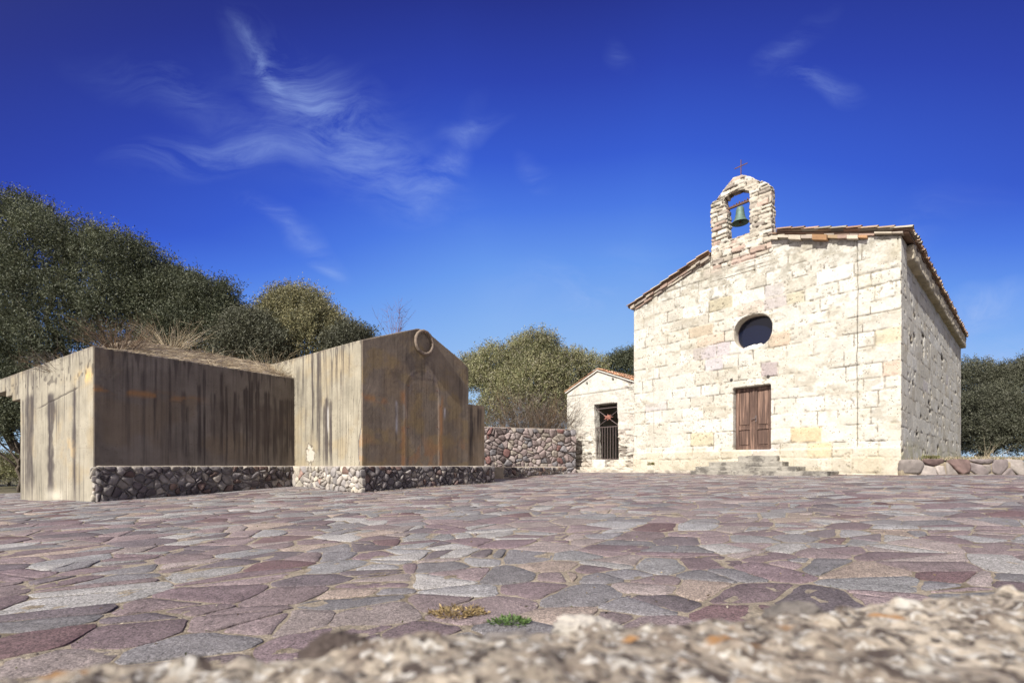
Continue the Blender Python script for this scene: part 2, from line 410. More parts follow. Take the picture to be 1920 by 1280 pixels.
# ------------------------------------------------------------------ ground level: the paving climbs gently to the church
CP = np.array([(-8.02, 9.2, -.685), (-3.37, 10.75, -.585), (-.58, 14.88, -.47), (-12., 11.8, -.82), (-5.6, 12.2, -.53), (9.9, 12.2, -.235), (4.6, 18.1, -.235), (0, 2.5, -.74), (2.3, 19.6, -.28)])
def g(x, y):
    x = np.asarray(x, float); y = np.asarray(y, float)
    pl = -.738+.0243*x+.0219*y; pl = np.clip(pl, -1.3, .15)
    num = 0; den = .02
    for a, b, c in CP:
        wgt = 1/(((x-a)**2+(y-b)**2)+.6)**1.5; num = num+wgt*(c-(-.738+.0243*a+.0219*b)); den = den+wgt
    return EYE+pl+num/den
# terrain sheet out to the horizon
def terrain():
    xs = np.concatenate([[-3000,-800,-250,-100,-60], np.linspace(-40, 50, 61), [70,110,260,800,3000]])
    ys = np.concatenate([[-3000,-800,-200,-60], np.linspace(-20, 60, 55), [80,130,300,900,3000]])
    X_, Y_ = np.meshgrid(xs, ys); nx = len(xs)
    far = sst(25, 90, np.hypot(X_, Y_-8))
    Z = (g(X_, Y_)-.07)*(1-far)+(-.25)*far + .05*(fbm(X_*.4, Y_*.4, 0, 3)-.5)*sst(20, 30, np.hypot(X_, Y_-8))
    V = np.stack([X_.ravel(), Y_.ravel(), Z.ravel()], 1)
    i, j = np.meshgrid(np.arange(nx-1), np.arange(len(ys)-1)); a = (j*nx+i).ravel()
    return mesh_np('ground', V, np.stack([a, a+1, a+nx+1, a+nx], 1), M['ground'], smooth=True)
tag(terrain(), kind='structure')

# ------------------------------------------------------------------ key frames measured from the photograph
A1 = (-8.02, 9.2); a1 = math.radians(34)
fr1 = Frame(*A1, math.sin(a1), math.cos(a1))                         # shaded long face of the low block
L1 = fr1.px(555, 705)[0]
lx, lz = (40-CX)/F*11.76, 11.76
fr1L = Frame(*A1, lx-A1[0], lz-A1[1], flip=-1)                       # its sunlit end face
L1L = math.hypot(lx-A1[0], lz-A1[1])
a2 = math.radians(38.5); A2 = (-3.368, 10.75)
fr2 = Frame(*A2, math.sin(a2), math.cos(a2))                         # gabled face with ring
fr2L = Frame(*A2, -math.cos(a2), math.sin(a2), flip=-1)
H1 = EYE+2.3; H2 = EYE+2.819
CL = (228/F*18.12, 18.12); CR = (730/F*12.19, 12.19)                 # church front corners
frC = Frame(*CL, CR[0]-CL[0], CR[1]-CL[1]); LC = math.hypot(CR[0]-CL[0], CR[1]-CL[1])
cs = (843/F*22.24, 22.24)
frS = Frame(*CR, cs[0]-CR[0], cs[1]-CR[1]); LS = math.hypot(cs[0]-CR[0], cs[1]-CR[1])
# ------------------------------------------------------------------ crazy paving
def inside_terrace(x, y): return (x > 9.6 and y > 12.35+(x-9.9)*-.02)
def paving():
    S = Stones(); r = random.Random(3)
    ca, sa = math.cos(.35), math.sin(.35)
    pts = []
    for y_ in np.arange(-6, 26, .235):
        for x_ in np.arange(-26, 30, .375):
            if r.random() < .24: continue
            pts.append((x_+(r.random()-.5)*.46, y_+(r.random()-.5)*.29))
    P_ = np.array(pts)
    W_ = np.stack([P_[:, 0]*ca-P_[:, 1]*sa, P_[:, 0]*sa+P_[:, 1]*ca], 1)+np.array([4, 3])
    # pieces: sorting by region keeps neighbour search short
    pal = [((.140,.104,.114), 5), ((.175,.136,.141), 5), ((.215,.180,.174), 4), ((.198,.194,.200), 4), ((.255,.246,.243), 3), ((.112,.070,.075), 1.6), ((.150,.143,.152), 4), ((.25,.200,.172), 1.8), ((.108,.090,.100), 3)]
    cols = [p[0] for p in pal]; wts = [p[1] for p in pal]
    keep = (W_[:, 1] > -2.2) & (W_[:, 1] < 20.5) & (W_[:, 0] > -19) & (W_[:, 0] < 23)
    keep &= ~((W_[:, 0] < -9) & (W_[:, 1] > 14)) & ~((W_[:, 0] > 9.7) & (W_[:, 1] > 12.4))
    keep &= ~((W_[:, 0]-CL[0])*frC.n[0]+(W_[:, 1]-CL[1])*frC.n[1] < -.6)
    cell = {}
    for i, (x, y) in enumerate(P_): cell.setdefault((int(x//1.2), int(y//1.2)), []).append(i)
    for i in np.nonzero(keep)[0]:
        x, y = P_[i]; cx, cy = int(x//1.2), int(y//1.2)
        nb = [j for a in (-1, 0, 1) for b in (-1, 0, 1) for j in cell.get((cx+a, cy+b), ()) if j != i]
        Q = P_[nb]; d = (Q[:, 0]-x)**2+((Q[:, 1]-y)*1.2)**2; o = np.argsort(d)[:16]
        poly = [(x-1.3, y-1.3), (x+1.3, y-1.3), (x+1.3, y+1.3), (x-1.3, y+1.3)]
        for k in o:
            qx, qy = Q[k]
            poly = clip(poly, (x+qx)/2, (y+qy)/2, (qx-x), (qy-y)*1.7)
            if len(poly) < 3: break
        if len(poly) < 3: continue
        poly = [(a*ca-b*sa+4, a*sa+b*ca+3) for a, b in poly]
        # broken pieces: some slabs are cut across
        parts_ = [poly]
        if r.random() < .38:
            cx_ = sum(p[0] for p in poly)/len(poly)+r.uniform(-.08, .08); cy_ = sum(p[1] for p in poly)/len(poly)+r.uniform(-.05, .05); an = r.uniform(0, PI)
            parts_ = [clip(poly, cx_, cy_, math.cos(an), math.sin(an)), clip(poly, cx_, cy_, -math.cos(an), -math.sin(an))]
        gp_ = .003+.020*r.random()**1.7
        for poly in parts_:
         if len(poly) < 3: continue
         ds = math.hypot(x+4, y+3)
         R = flag_ring(poly, gp_*r.uniform(.6, 1.2), .045 if ds < 9 else .16, .018, r.random()*50)
         if R is None or len(R) < 6: continue
         lift = r.uniform(-.002, .003)
         fn = lambda u, v, h: np.stack([u, v, g(u, v)+h], 1)
         c = np.array(r.choices(cols, wts)[0])*r.uniform(.82, 1.2)
         S.add(R, fn, [(1.0, -.03+lift), (1.0, -.001+lift), (.99, .0+lift), (.55, .0+lift)], c, .25, .004, .012)
    o = S.build('paving', M['flag'], smooth=True)
    me = o.data
    # mortar bed just under the stones
    xs = np.arange(-19.6, 23.6, .065); ys = np.arange(-2.8, 21, .065); X_, Y_ = np.meshgrid(xs, ys); nx = len(xs)
    Z = g(X_, Y_)-.0040+.016*(fbm(X_*7.5, Y_*7.5, 0, 3, 0, .6)-.5)
    V = np.stack([X_.ravel(), Y_.ravel(), Z.ravel()], 1)
    i, j = np.meshgrid(np.arange(nx-1), np.arange(len(ys)-1)); a = (j*nx+i).ravel()
    q = np.stack([a, a+1, a+nx+1, a+nx], 1); cen = V[q].mean(1)
    ok = ~((cen[:, 0] < -9) & (cen[:, 1] > 14.2)) & ~((cen[:, 0]-CL[0])*frC.n[0]+(cen[:, 1]-CL[1])*frC.n[1] < -.9) 
    b = mesh_np('paving_mortar', V, q[ok], M['mortar'], smooth=True)
    tag(o, kind='structure'); tag(b, kind='structure')
paving()

# ------------------------------------------------------------------ weathered concrete colouring
def concrete_colour(V, fr, streaks=(), base=(.44, .385, .275), seed=0, drips=.5, lines=(), dirt=.0, extra=None, top_=None, dripc=(.058,.047,.045)):
    u, z, d = fr.loc(V); n = len(u)
    c = np.tile(np.asarray(base, float), (n, 1))
    c *= (1+.44*(fbm(u*1.1, z*.8, seed, 4, seed)-.5)+.40*(fbm(u*6, z*3.2, seed, 5, seed+5, .6)-.5)+.12*(fbm(u*26, z*1.2, seed, 3, seed+25)-.5)+.30*(fbm(u*2.2, z*5, seed, 5, seed+35, .6)-.5))[:, None]
    warm = sst(.52, .75, fbm(u*1.3, z*1.6, 3, 4, seed+9)); c = mixc(c, np.array(base)*np.array((1.06,.92,.70)), warm*.5)
    # generic thin drips
    dr = sst(.54, .78, fbm(u*17, z*.30, 0, 3, seed+2))*sst(.35, .65, fbm(u*1.1, z*.5, 4, 3, seed+3))
    dr += .55*sst(.58, .8, fbm(u*38, z*.6, 0, 2, seed+12))*sst(.4, .7, fbm(u*1.6, z*.8, 8, 2, seed+13))
    c = mixc(c, dripc, np.clip(dr*drips, 0, .8))
    for (u0, w_, zt, zb, k) in streaks:
        wob = .05*(fbm(z*1.5+u0*7, 0*z, u0, 3, 3)-.5)*min(1, w_*20)
        ww = w_*(.35+1.3*fbm(z*2.9+u0*3, 0*z, u0*2, 4, 8))
        m_ = np.exp(-np.abs((u-u0-wob)/ww)**4)*sst(zt+.16*vn(u*40, 0*u, u0), zt-.08, z)*sst(zb-.05, zb+.8, z+.5*vn(u*35, 0*u, u0+5))
        m_ *= np.clip(-.25+1.75*fbm(u*60, z*.8, u0, 3, 4)+.7*(fbm(u*7, z*3.5, u0, 4, 14)-.5), 0, 1.2)
        c = mixc(c, dripc, np.clip(m_*k*1.7, 0, .92))
    if top_:
        ln_ = .04+1.3*np.clip(vn(u*13, 0*u, seed, 77)-.35, 0, 1)**1.6*1.4*vn(u*31, 0*u, seed, 78); m_ = sst(ln_*1.25, ln_*.5, top_-z)*(z < top_+.1)*sst(.35, .6, vn(u*24, z*.7, seed, 79)); c = mixc(c, dripc, m_*.62)
    for zl, k in lines:
        zz = zl+.02*(vn(u*1.3, 0*u, zl)-.5); m_ = np.exp(-((z-zz)/.012)**2)*sst(.35, .6, fbm(u*2.2, 0*u, zl, 3))
        c = mixc(c, (.12,.095,.075), m_*k)
    if dirt: c = mixc(c, (.10,.075,.055), dirt*sst(.35, .7, fbm(u*1.7, z*1.2, 2, 5, seed+20)))
    if extra: c = extra(c, u, z)
    return c
def concrete_solid(name, fr, outer, d0, d1, mat, parent, voxel, colour, holes=(), amp=.012, relief=None):
    me = remesh(prism(fr, outer, d0, d1, holes), voxel); V, N = get_vn(me)
    u, z, d = fr.loc(V)
    h = amp*(fbm(V[:, 0]*1.3+V[:, 1], V[:, 1]*1.3-V[:, 0], z*1.3, 4, 1)-.5)+.004*(fbm(V[:, 0]*14+V[:, 1]*9, V[:, 1]*12, z*14, 3, 2)-.5)
    if relief is not None: h = h+relief(u, z, d)
    V2 = V+N*h[:, None]; me.vertices.foreach_set('co', V2.astype(np.float32).ravel()); me.update()
    set_col(me, colour(V)); return link_mesh(name, me, mat, parent)
SX = lambda fr, x, w_px, yt, yb, k: (fr.px(x, yt)[0], abs(fr.px(x+w_px/2, yt)[0]-fr.px(x-w_px/2, yt)[0])/2+.004, fr.px(x, yt)[1], fr.px(x, yb)[1], k)

# ---- low block, its long shaded face and sunlit end
b1 = thing('concrete_building', 'low flat concrete block with stepped cornice and dry grass on its roof, at the left', 'building')
ulast = fr1L.px(0, 710)[0]
st = [SX(fr1, *q) for q in [(291,6,670,800,.6),(318,6,690,860,.55),(345,10,735,868,.6),(352,5,760,870,.6),(374,8,720,872,.75),(383,4,690,872,.85),(400,8,735,850,.6),(415,6,700,870,.7),(424,4,725,872,.8),(440,6,735,840,.8),(447,5,740,872,.8),(462,10,728,866,.9),(470,8,715,872,.9),(483,7,712,870,.9),(500,12,735,872,.8),(515,6,745,872,.9),(528,10,750,870,.9),(540,8,750,872,.8),(548,5,750,872,.8),(240,5,690,870,.3),(268,7,700,872,.3)]]
def ex1(c, u, z):
    m_ = np.exp(-((z-(EYE+1.47))/.07)**2)*sst(.45, .62, fbm(u*2.6, z*5, 1, 4, 31))*sst(2.2, 1.2, u)
    c = mixc(c, (.34,.18,.075), m_*.8)
    m_ = sst(.50, .74, fbm(u*.9+3, z*1.1, 5, 4, 33))*sst(1.3, 3.2, u)*.45*sst(EYE+1.6, EYE+1.4, z); c = mixc(c, (.085,.065,.058), m_)
    return c
fc = lambda V: concrete_colour(V, fr1, st, (.195,.168,.142), 1, .35, [(EYE+1.38, .7), (EYE+1.02, .15)], .25, ex1, top_=H1)  # base darker than the end wall's: shade is put into the colour
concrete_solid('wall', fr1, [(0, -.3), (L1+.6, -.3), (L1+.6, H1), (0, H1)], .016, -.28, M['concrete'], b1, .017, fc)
stL = [SX(fr1L, *q) for q in [(97,13,738,934,1.0),(96,5,740,934,1.0),(141,8,724,936,.55),(141,3,728,936,.95),(58,12,742,932,.65),(50,4,745,932,.6),(54,3,700,932,.9),(62,3,745,932,.7),(45,3,750,932,.5),(108,3,752,850,.6),(112,3,740,820,.4),(80,3,742,790,.3),(122,3,700,780,.3),(150,3,700,930,.25),(66,10,700,800,.35),(57,14,690,742,.4),(35,6,700,742,.4),(20,4,705,735,.5),(12,4,708,738,.4),(30,4,704,744,.4),(118,2,655,720,.4),(85,3,670,720,.35)]]
def ex1L(c, u, z):
    uc, zc = fr1L.px(140, 727)
    zz = EYE+1.62-.10*(u-.3)+.03*(fbm(u*6, 0*u, 0, 3, 41)-.5); m_ = np.exp(-((z-zz)/.012)**2)*sst(.6, 1.0, u)*sst(3.6, 3.0, u)
    c = mixc(c, (.05,.04,.035), np.clip(m_*1.1, 0, 1))
    m_ = np.exp(-(((u-.35)/.5)**2+((z-EYE-1.75)/.14)**2))*sst(.3, .6, fbm(u*4, z*5, 0, 3, 43)); c = mixc(c, (.62,.43,.16), m_*.8)
    m_ = np.exp(-(((u-1.3)/.35)**2+((z-EYE-.35)/.25)**2))*sst(.4, .6, fbm(u*3, z*4, 0, 3, 44)); c = mixc(c, (.56,.40,.20), m_*.55)
    m_ = np.exp(-(((u-2.2)/.5)**2+((z-.1)/.14)**2)); c = mixc(c, (.62,.58,.48), m_*.6)
    m_ = sst(H1-.12, H1+.02, z)*sst(.3, .7, fbm(u*5, z*3, 0, 3, 45)); c = mixc(c, (.16,.13,.11), m_*.6)
    pit = sst(.76, .80, vn(u*9, z*9, 2, 46))*sst(EYE+1.7, EYE+1.8, z)*sst(EYE+2.1, EYE+2.0, z); c = mixc(c, (.05,.04,.035), pit*.6)
    return c
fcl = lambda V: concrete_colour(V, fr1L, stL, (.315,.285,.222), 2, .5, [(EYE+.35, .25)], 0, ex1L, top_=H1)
s = [fr1L.px(*p) for p in [(42,752),(25,752),(25,741),(13,741),(13,733),(0,731)]]
prof = [(.02, -.4), (L1L, -.4), (L1L, s[0][1])]
z3, z2, z1 = s[1][1], s[2][1], s[4][1]
uo = [L1L, s[1][0], s[3][0], ulast+.15]
prof = [(.29, -.4), (L1L, -.4), (L1L, z3), (s[1][0], z3), (s[1][0], z2), (s[3][0], z2), (s[3][0], z1), (ulast+.7, z1), (ulast+.7, H1), (.29, H1)]
# the end wall butts against the long face's wall
prof = [(.0, -.4)]+prof[1:-1]+[(.0, H1)]
def relL(u, z, d):
    zz = EYE+1.62-.10*(u-.3)+.03*(fbm(u*6, 0*u, 0, 3, 41)-.5)
    return -.012*np.exp(-((z-zz)/.018)**2)*sst(.6, 1.0, u)*sst(3.6, 3.0, u)
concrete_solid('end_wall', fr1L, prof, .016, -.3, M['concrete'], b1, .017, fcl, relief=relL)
# mound of dry grass on the roof
def roof_mound():
    ru = np.linspace(.10, L1+1.5, 90); rv = np.linspace(0, 6.5, 100)
    U_, V_ = np.meshgrid(ru, rv)
    px_ = fr1.o[0]+fr1.u[0]*U_+fr1L.u[0]*V_+fr1.n[0]*-.02; py_ = fr1.o[1]+fr1.u[1]*U_+fr1L.u[1]*V_+fr1.n[1]*-.02
    edge = np.minimum(U_*.75+.0, V_)
    rise = .60*sst(0, 1.9, V_)*sst(-.1, 1.3, U_)
    rise += .10*(fbm(px_*1.5, py_*1.5, 0, 4, 6)-.45)*sst(0, .6, edge)
    Z = H1-.03+.05*sst(0,.1,edge)+rise
    Z[0, :] -= .12; Z[:, 0] -= .1
    V = np.stack([px_.ravel(), py_.ravel(), Z.ravel()], 1); nx = len(ru)
    i, j = np.meshgrid(np.arange(nx-1), np.arange(len(rv)-1)); a = (j*nx+i).ravel()
    f = fbm(px_*7, py_*7, 0, 4, 8).ravel(); c = mixc(np.tile((.30,.24,.17), (len(V), 1)), (.15,.12,.10), sst(.4, .7, f))
    o = mesh_np('roof', V, np.stack([a, a+1, a+nx+1, a+nx], 1), M['rubble'], b1, c, smooth=True)
    def at(u, v):
        x = fr1.o[0]+fr1.u[0]*u+fr1L.u[0]*v; y = fr1.o[1]+fr1.u[1]*u+fr1L.u[1]*v
        z = H1+.60*sst(0, 1.9, v)*sst(-.1, 1.3, u)
        return x, y, z
    return at
mound = roof_mound()
bm = bmesh.new()     # the hidden back and inner walls that close the block
bk = [np.array(fr1.pt(L1+.6, 0))[:2]+fr1L.u*4.6, np.array(fr1.pt(0, 0))[:2]+fr1L.u*4.6]
for z_ in (0,):
    vs = [bm.verts.new((*bk[0], -.4)), bm.verts.new((*bk[1], -.4)), bm.verts.new((*bk[1], H1)), bm.verts.new((*bk[0], H1))]
    bm.faces.new(vs)
    r = bmesh.ops.extrude_face_region(bm, geom=bm.faces[:]); bmesh.ops.translate(bm, verts=[v for v in r['geom'] if isinstance(v, bmesh.types.BMVert)], vec=(*(fr1L.u*-.25), 0))
back = obj_bm('back_wall', bm, material('plain_concrete', color=(.36,.31,.23), use_col=False), b1)

# ---- gabled block with the ring
b2 = thing('concrete_building', 'tall gabled concrete block with a ring near its peak on a cobble plinth', 'building')
W2 = fr2.px(878, 690)[0]
g2 = [(0, -.3), (W2, -.3)]+[fr2.px(*p) for p in [(878,691),(873,684),(866,677)]]+[fr2.px(*p) for p in [(800,621),(785,616),(781,616)]]+[(0, H2)]
uL, zA = fr2.px(760, 690); uR, _ = fr2.px(822, 690)
zArc = fr2.px(790, 735)[1]; uC = (uL+uR)/2; rad = (uR-uL)/2
def niche(u, z):
    dcirc = np.hypot(u-uC, z-zArc)-rad; dside = np.abs(u-uC)-rad
    return np.where(z > zArc, dcirc, dside)
def rel2(u, z, d):
    k = niche(u, z)+.02*(fbm(u*4, z*4, 0, 2, 5)-.5); face = (d > -.1)
    return face*(-.007*sst(.02, -.02, k)*sst(EYE+1.35+.9, EYE+1.25+.9, z)+.0025*np.exp(-(k/.03)**2))
def ex2(c, u, z):
    k = niche(u, z)+.04*(fbm(u*4, z*3, 0, 3, 51)-.5); below = sst(zArc+.05, zArc-.15, z)
    f = sst(.38, .6, fbm(u*7, z*2.2, 0, 4, 52))
    band = np.exp(-((k-.02)/.065)**4)*below; c = mixc(c, (.36,.305,.25), band*np.clip(-.2+1.6*fbm(u*14, z*3, 0, 5, 152, .6), 0, 1)*.9)
    band = np.exp(-((k-.07)/.07)**2)*below; c = mixc(c, (.40,.20,.085), band*sst(.36, .58, fbm(u*6, z*2, 3, 4, 53))*.8)
    arc = sst(.14, -.02, k)*sst(-.25, -.02, k)*(z > zArc-.1); c = mixc(c, (.22,.18,.17), arc*f*.6)
    m_ = np.exp(-((z-EYE-1.55+.05*u)/.07)**2)*sst(.8, .5, u)*sst(.35, .6, fbm(u*5, z*6, 0, 3, 54)); c = mixc(c, (.40,.20,.085), m_*.7)
    lf = sst(.5, .68, fbm(u*2.4, z*2.8, 1, 5, 55)); c = mixc(c, (.30,.215,.095), lf*.42)
    lf = sst(.58, .7, fbm(u*3.4+5, z*2.2, 1, 5, 56))*sst(EYE+.9, EYE+.4, z); c = mixc(c, (.36,.19,.09), lf*.5)
    lf = sst(.55, .7, fbm(u*2.0+9, z*1.5, 7, 5, 57))*sst(EYE+1.7, EYE+2.3, z); c = mixc(c, (.085,.07,.065), lf*.6)
    # two pale wax-like runs
    for x_, yt, yb, w_ in ((743,752,810,.03),(833,765,785,.03)):
        u0, zt = fr2.px(x_, yt); zb = fr2.px(x_, yb)[1]
        m_ = np.exp(-((u-u0)/w_)**2)*sst(zt+.05, zt-.05, z)*sst(zb-.1, zb+.1, z)*fbm(u*30, z*3, 0, 2, 58)*1.5; c = mixc(c, (.42,.40,.42), np.clip(m_, 0, .8))
    return c
st2 = [SX(fr2, *q) for q in [(700,5,660,700,.3),(720,6,690,770,.25),(770,6,690,740,.3),(812,5,680,790,.25),(860,7,700,780,.3),(742,3,760,850,.4)]]
f2 = lambda V: concrete_colour(V, fr2, st2, (.235,.19,.145), 5, .25, [(EYE+1.52, .3)], .30, ex2)  # darker, browner base than the side wall: shading painted into it
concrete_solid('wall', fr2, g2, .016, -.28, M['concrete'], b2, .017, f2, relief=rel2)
D2 = 4.6
u_end = fr2L.px(545, 700)[0]
st2L = [SX(fr2L, *q) for q in [(570,3,655,748,.85),(587,4,655,840,.8),(596,3,660,830,.8),(600,6,655,872,.75),(611,3,640,720,.5),(623,3,675,740,.6),(632,4,650,715,.95),(640,3,695,745,.7),(657,2,660,690,.5),(664,2,745,770,.5),(613,8,745,872,1.0),(621,6,755,872,1.0),(608,4,760,870,.8),(584,2,790,870,.4),(575,3,765,860,.3),(603,2,700,800,.5),(560,5,690,760,.3),(645,2,660,700,.4)]]
chipu, chipz = fr2L.px(583, 852); 
def ex2L(c, u, z):
    r_ = np.hypot((u-chipu)/.21, (z-chipz)/.23)+1.5*(fbm(u*7, z*7, 0, 5, 61, .6)-.5); c = mixc(c, (.12,.10,.08), np.exp(-((r_-1.0)/.07)**2)*.8); c = mixc(c, (.52,.48,.41), sst(1.0, .8, r_)*.9)
    zt, zb = fr2L.px(675, 805)[1], fr2L.px(675, 872)[1]
    e = .10+.07*(fbm(0*u, z*5, 0, 3, 62)-.5)-.09*sst(zt-.25, zt+.05, z); m_ = sst(e+.01, e-.01, u)*sst(zt+.1, zt, z)*(z > EYE-.02)
    c = mixc(c, (.72,.68,.59), m_); c = mixc(c, (.10,.08,.07), np.exp(-((u-e)/.012)**2)*sst(zt+.1, zt, z)*(z > EYE))
    # crack higher up the corner
    uc = .10-.08*sst(EYE+1.3, EYE+1.6, z)*1+.02*(fbm(0*u, z*9, 0, 2, 63)-.5); c = mixc(c, (.10,.08,.07), np.exp(-((u-uc)/.009)**2)*sst(EYE+1.0, EYE+1.05, z)*sst(EYE+1.75, EYE+1.7, z)*.8)
    ps = np.exp(-((u-fr2L.px(616, 800)[0])/.03)**2)*sst(EYE+1.5, EYE+1.3, z)*sst(EYE+.7, EYE+1.0, z); c = mixc(c, (.50,.48,.46), ps*.8)
    m_ = sst(H2-.10, H2+.02, z)*sst(.3, .7, fbm(u*5, z*3, 0, 3, 65)); c = mixc(c, (.15,.12,.10), m_*.6)
    return c
def rel2L(u, z, d):
    r_ = np.hypot((u-chipu)/.21, (z-chipz)/.23)+1.5*(fbm(u*7, z*7, 0, 5, 61, .6)-.5)
    zt = fr2L.px(675, 805)[1]; e = .10+.07*(fbm(0*u, z*5, 0, 3, 62)-.5)-.09*sst(zt-.25, zt+.05, z)
    return -.02*sst(.98, .86, r_)-.018*sst(e+.01, e-.01, u)*sst(zt+.1, zt, z)*(z > EYE-.02)
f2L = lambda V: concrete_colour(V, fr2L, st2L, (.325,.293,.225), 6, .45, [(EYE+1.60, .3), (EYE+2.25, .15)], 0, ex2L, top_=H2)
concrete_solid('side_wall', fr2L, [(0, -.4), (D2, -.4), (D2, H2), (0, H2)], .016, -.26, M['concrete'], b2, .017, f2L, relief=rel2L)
fr2R = Frame(*fr2.pt(W2, 0)[:2], *fr2L.u, flip=1)
concrete_solid('side_wall', fr2R, [(.3, -.4), (D2, -.4), (D2, g2[2][1]), (.3, g2[2][1])], 0, -.26, M['concrete'], b2, .06, lambda V: concrete_colour(V, fr2R, (), (.30,.25,.18), 9))
# roof slabs
bm = bmesh.new(); pk = max(p[1] for p in g2); pu = fr2.px(784, 616)[0]
top = [(-.0, H2+.004), (pu, pk+.004), (W2, g2[2][1]+.004), (W2, g2[2][1]-.05), (pu, pk-.05), (0, H2-.05)]
A_ = [bm.verts.new(tuple(np.array(fr2.pt(u, z, -.285)))) for u, z in top]
B_ = [bm.verts.new((*(np.array(fr2.pt(u, z, -.285))[:2]+fr2L.u*(D2-.3)), z)) for u, z in top]
n_ = len(top)
for i in range(n_): bm.faces.new((A_[i], A_[(i+1) % n_], B_[(i+1) % n_], B_[i]))
bm.faces.new(A_); bm.faces.new(B_[::-1])
obj_bm('roof', bm, bpy.data.materials['plain_concrete'], b2)
# rebar stubs
for x_, y_ in ((764,723),(818,732),(764,800),(818,800)):
    u_, z_ = fr2.px(x_, y_); bm = bmesh.new(); tube(bm, [fr2.pt(u_, z_, -.03), fr2.pt(u_, z_, .035), fr2.pt(u_+.02, z_-.01, .045)], .010, 6)
    obj_bm('rebar_stub', bm, M['rust'], b2)
# low wing wall beyond the gable
wingz = EYE+(873-756)/F*(W2*math.cos(a2)+10.75)
st3 = [SX(fr2, *q) for q in [(886,5,762,872,.9),(901,5,765,830,.7),(905,3,765,810,.5),(893,4,780,860,.4)]]
ww = fr2.px(912, 762)[0]
def exw(c, u, z):
    return mixc(c, (.045,.038,.035), sst(.02, -.02, (z-EYE)-.55+(u-W2)*.72)*.85)
wing = concrete_solid('wing_wall', fr2, [(W2+.003, -.3), (ww, -.3), (ww, wingz), (W2+.003, wingz)], -.06, -.36, M['concrete'], b2, .03, lambda V: concrete_colour(V, fr2, st3, (.30,.24,.17), 12, .5, (), .2))
# ---- cobble plinths: front faces made of real stones
def cobble_face(S, fr, u0, u1, zb, zt, d, sx, sy, pal, gap=.005, dome=.055, seed=1, extra=.35, rnd=.30, flat=.35, ragged=0.):
    r = random.Random(seed)
    pts = jitter_pts(u0-.1, u1+.1, -.35, zt-.02+.12, sx, sy, 1.15, .22, r)
    pts += [(r.uniform(u0, u1), r.uniform(-.3, zt)) for _ in range(int(len(pts)*extra))]
    pts = [p for p in pts if u0-.02 < p[0] < u1+.02 and p[1] < zt+.02]
    polys = voronoi(pts, u0, u1, -.4, zt, 14)
    fn = lambda u, v, h: np.stack([fr.o[0]+fr.u[0]*u+fr.n[0]*(d+h), fr.o[1]+fr.u[1]*u+fr.n[1]*(d+h), v+0*h], 1)
    for p in polys:
        if len(p) < 3: continue
        cy = sum(q[1] for q in p)/len(p)
        if cy < zb-.2: continue
        if ragged and cy > zt-.11 and r.random() < ragged: continue
        R = ring_of(p, gap*r.uniform(.6, 1.8), 18, rnd, .10, r.random()*60)
        if R is None: continue
        c = np.array(r.choices([q[0] for q in pal], [q[1] for q in pal])[0])*r.uniform(.75, 1.25)
        k = dome*r.uniform(.6, 1.3)*min(1, max(np.ptp(R[:, 0]), np.ptp(R[:, 1]))/(sx*1.1))
        S.add(R, fn, [(1.0, -.05), (.985, k*(.15+.3*flat)), (.92, k*(.55+.3*flat)), (.70, k*(.88+.08*flat)), (.38, k*1.0)], c, .35, .030+.02*flat, .45)
PALB = [((.10,.085,.088), 4), ((.15,.135,.135), 4), ((.21,.19,.18), 3), ((.13,.09,.08), 1.2), ((.27,.24,.21), 1.6), ((.17,.12,.10), .6)]
PALL = [((.30,.27,.24), 4), ((.38,.345,.30), 4), ((.24,.22,.21), 3), ((.22,.145,.12), .8), ((.42,.38,.31), 2)]  # same cobbles, paler for the sunlit faces: sunlight put into the colour
def plinth(b, fr, u0, u1, d, side=None, seed=1, pal=PALB, size=(.165, .135)):
    """mortared core plus domed cobbles; side=(frame,u0,u1) adds the sunlit end"""
    bm = prism(fr, [(u0+.03, -.35), (u1-.03, -.35), (u1-.03, EYE+.004), (u0+.03, EYE+.004)], d-.004, -.02)
    me = remesh(bm, .03); V, N = get_vn(me); V = V+N*(.012*(fbm(V[:, 0]*9, V[:, 1]*9, V[:, 2]*9, 3)-.5))[:, None]
    me.vertices.foreach_set('co', V.astype(np.float32).ravel()); me.update()
    set_col(me, np.tile((.34,.30,.25), (len(V), 1))*(1+.8*(fbm(V[:, 0]*6, V[:, 1]*6, V[:, 2]*6, 3, 4)-.5))[:, None])
    core = link_mesh('plinth', me, M['rubble'], b)
    S = Stones(); cobble_face(S, fr, u0, u1, -.2, EYE-.005, d, *size, pal, seed=seed)
    S.build('cobbles', M['stone'], core)
    if side:
        S = Stones(); cobble_face(S, side[0], side[1], side[2], -.2, EYE-.005, side[3], *size, side[4] if len(side) > 4 else PALL, seed=seed+50)
        S.build('cobbles', M['stone'], core)
    return core
P1 = .09
plinth(b1, fr1, 0.0, L1+.05, P1, side=(Frame(*fr1.pt(0, 0, P1)[:2], *(-fr1.n), flip=-1), 0, P1, 0), seed=4)
fr2Lp = Frame(*fr2.pt(0, 0, P1)[:2], *fr2L.u, flip=-1)
uend = fr2.px(925, 890, P1)[0]
plinth(b2, fr2, -.08, uend, P1+.02, seed=7)
plinth(b2, fr2Lp, -.1, fr2Lp.px(544, 890)[0]-.02, .09, seed=9, pal=PALL, size=(.19, .15))
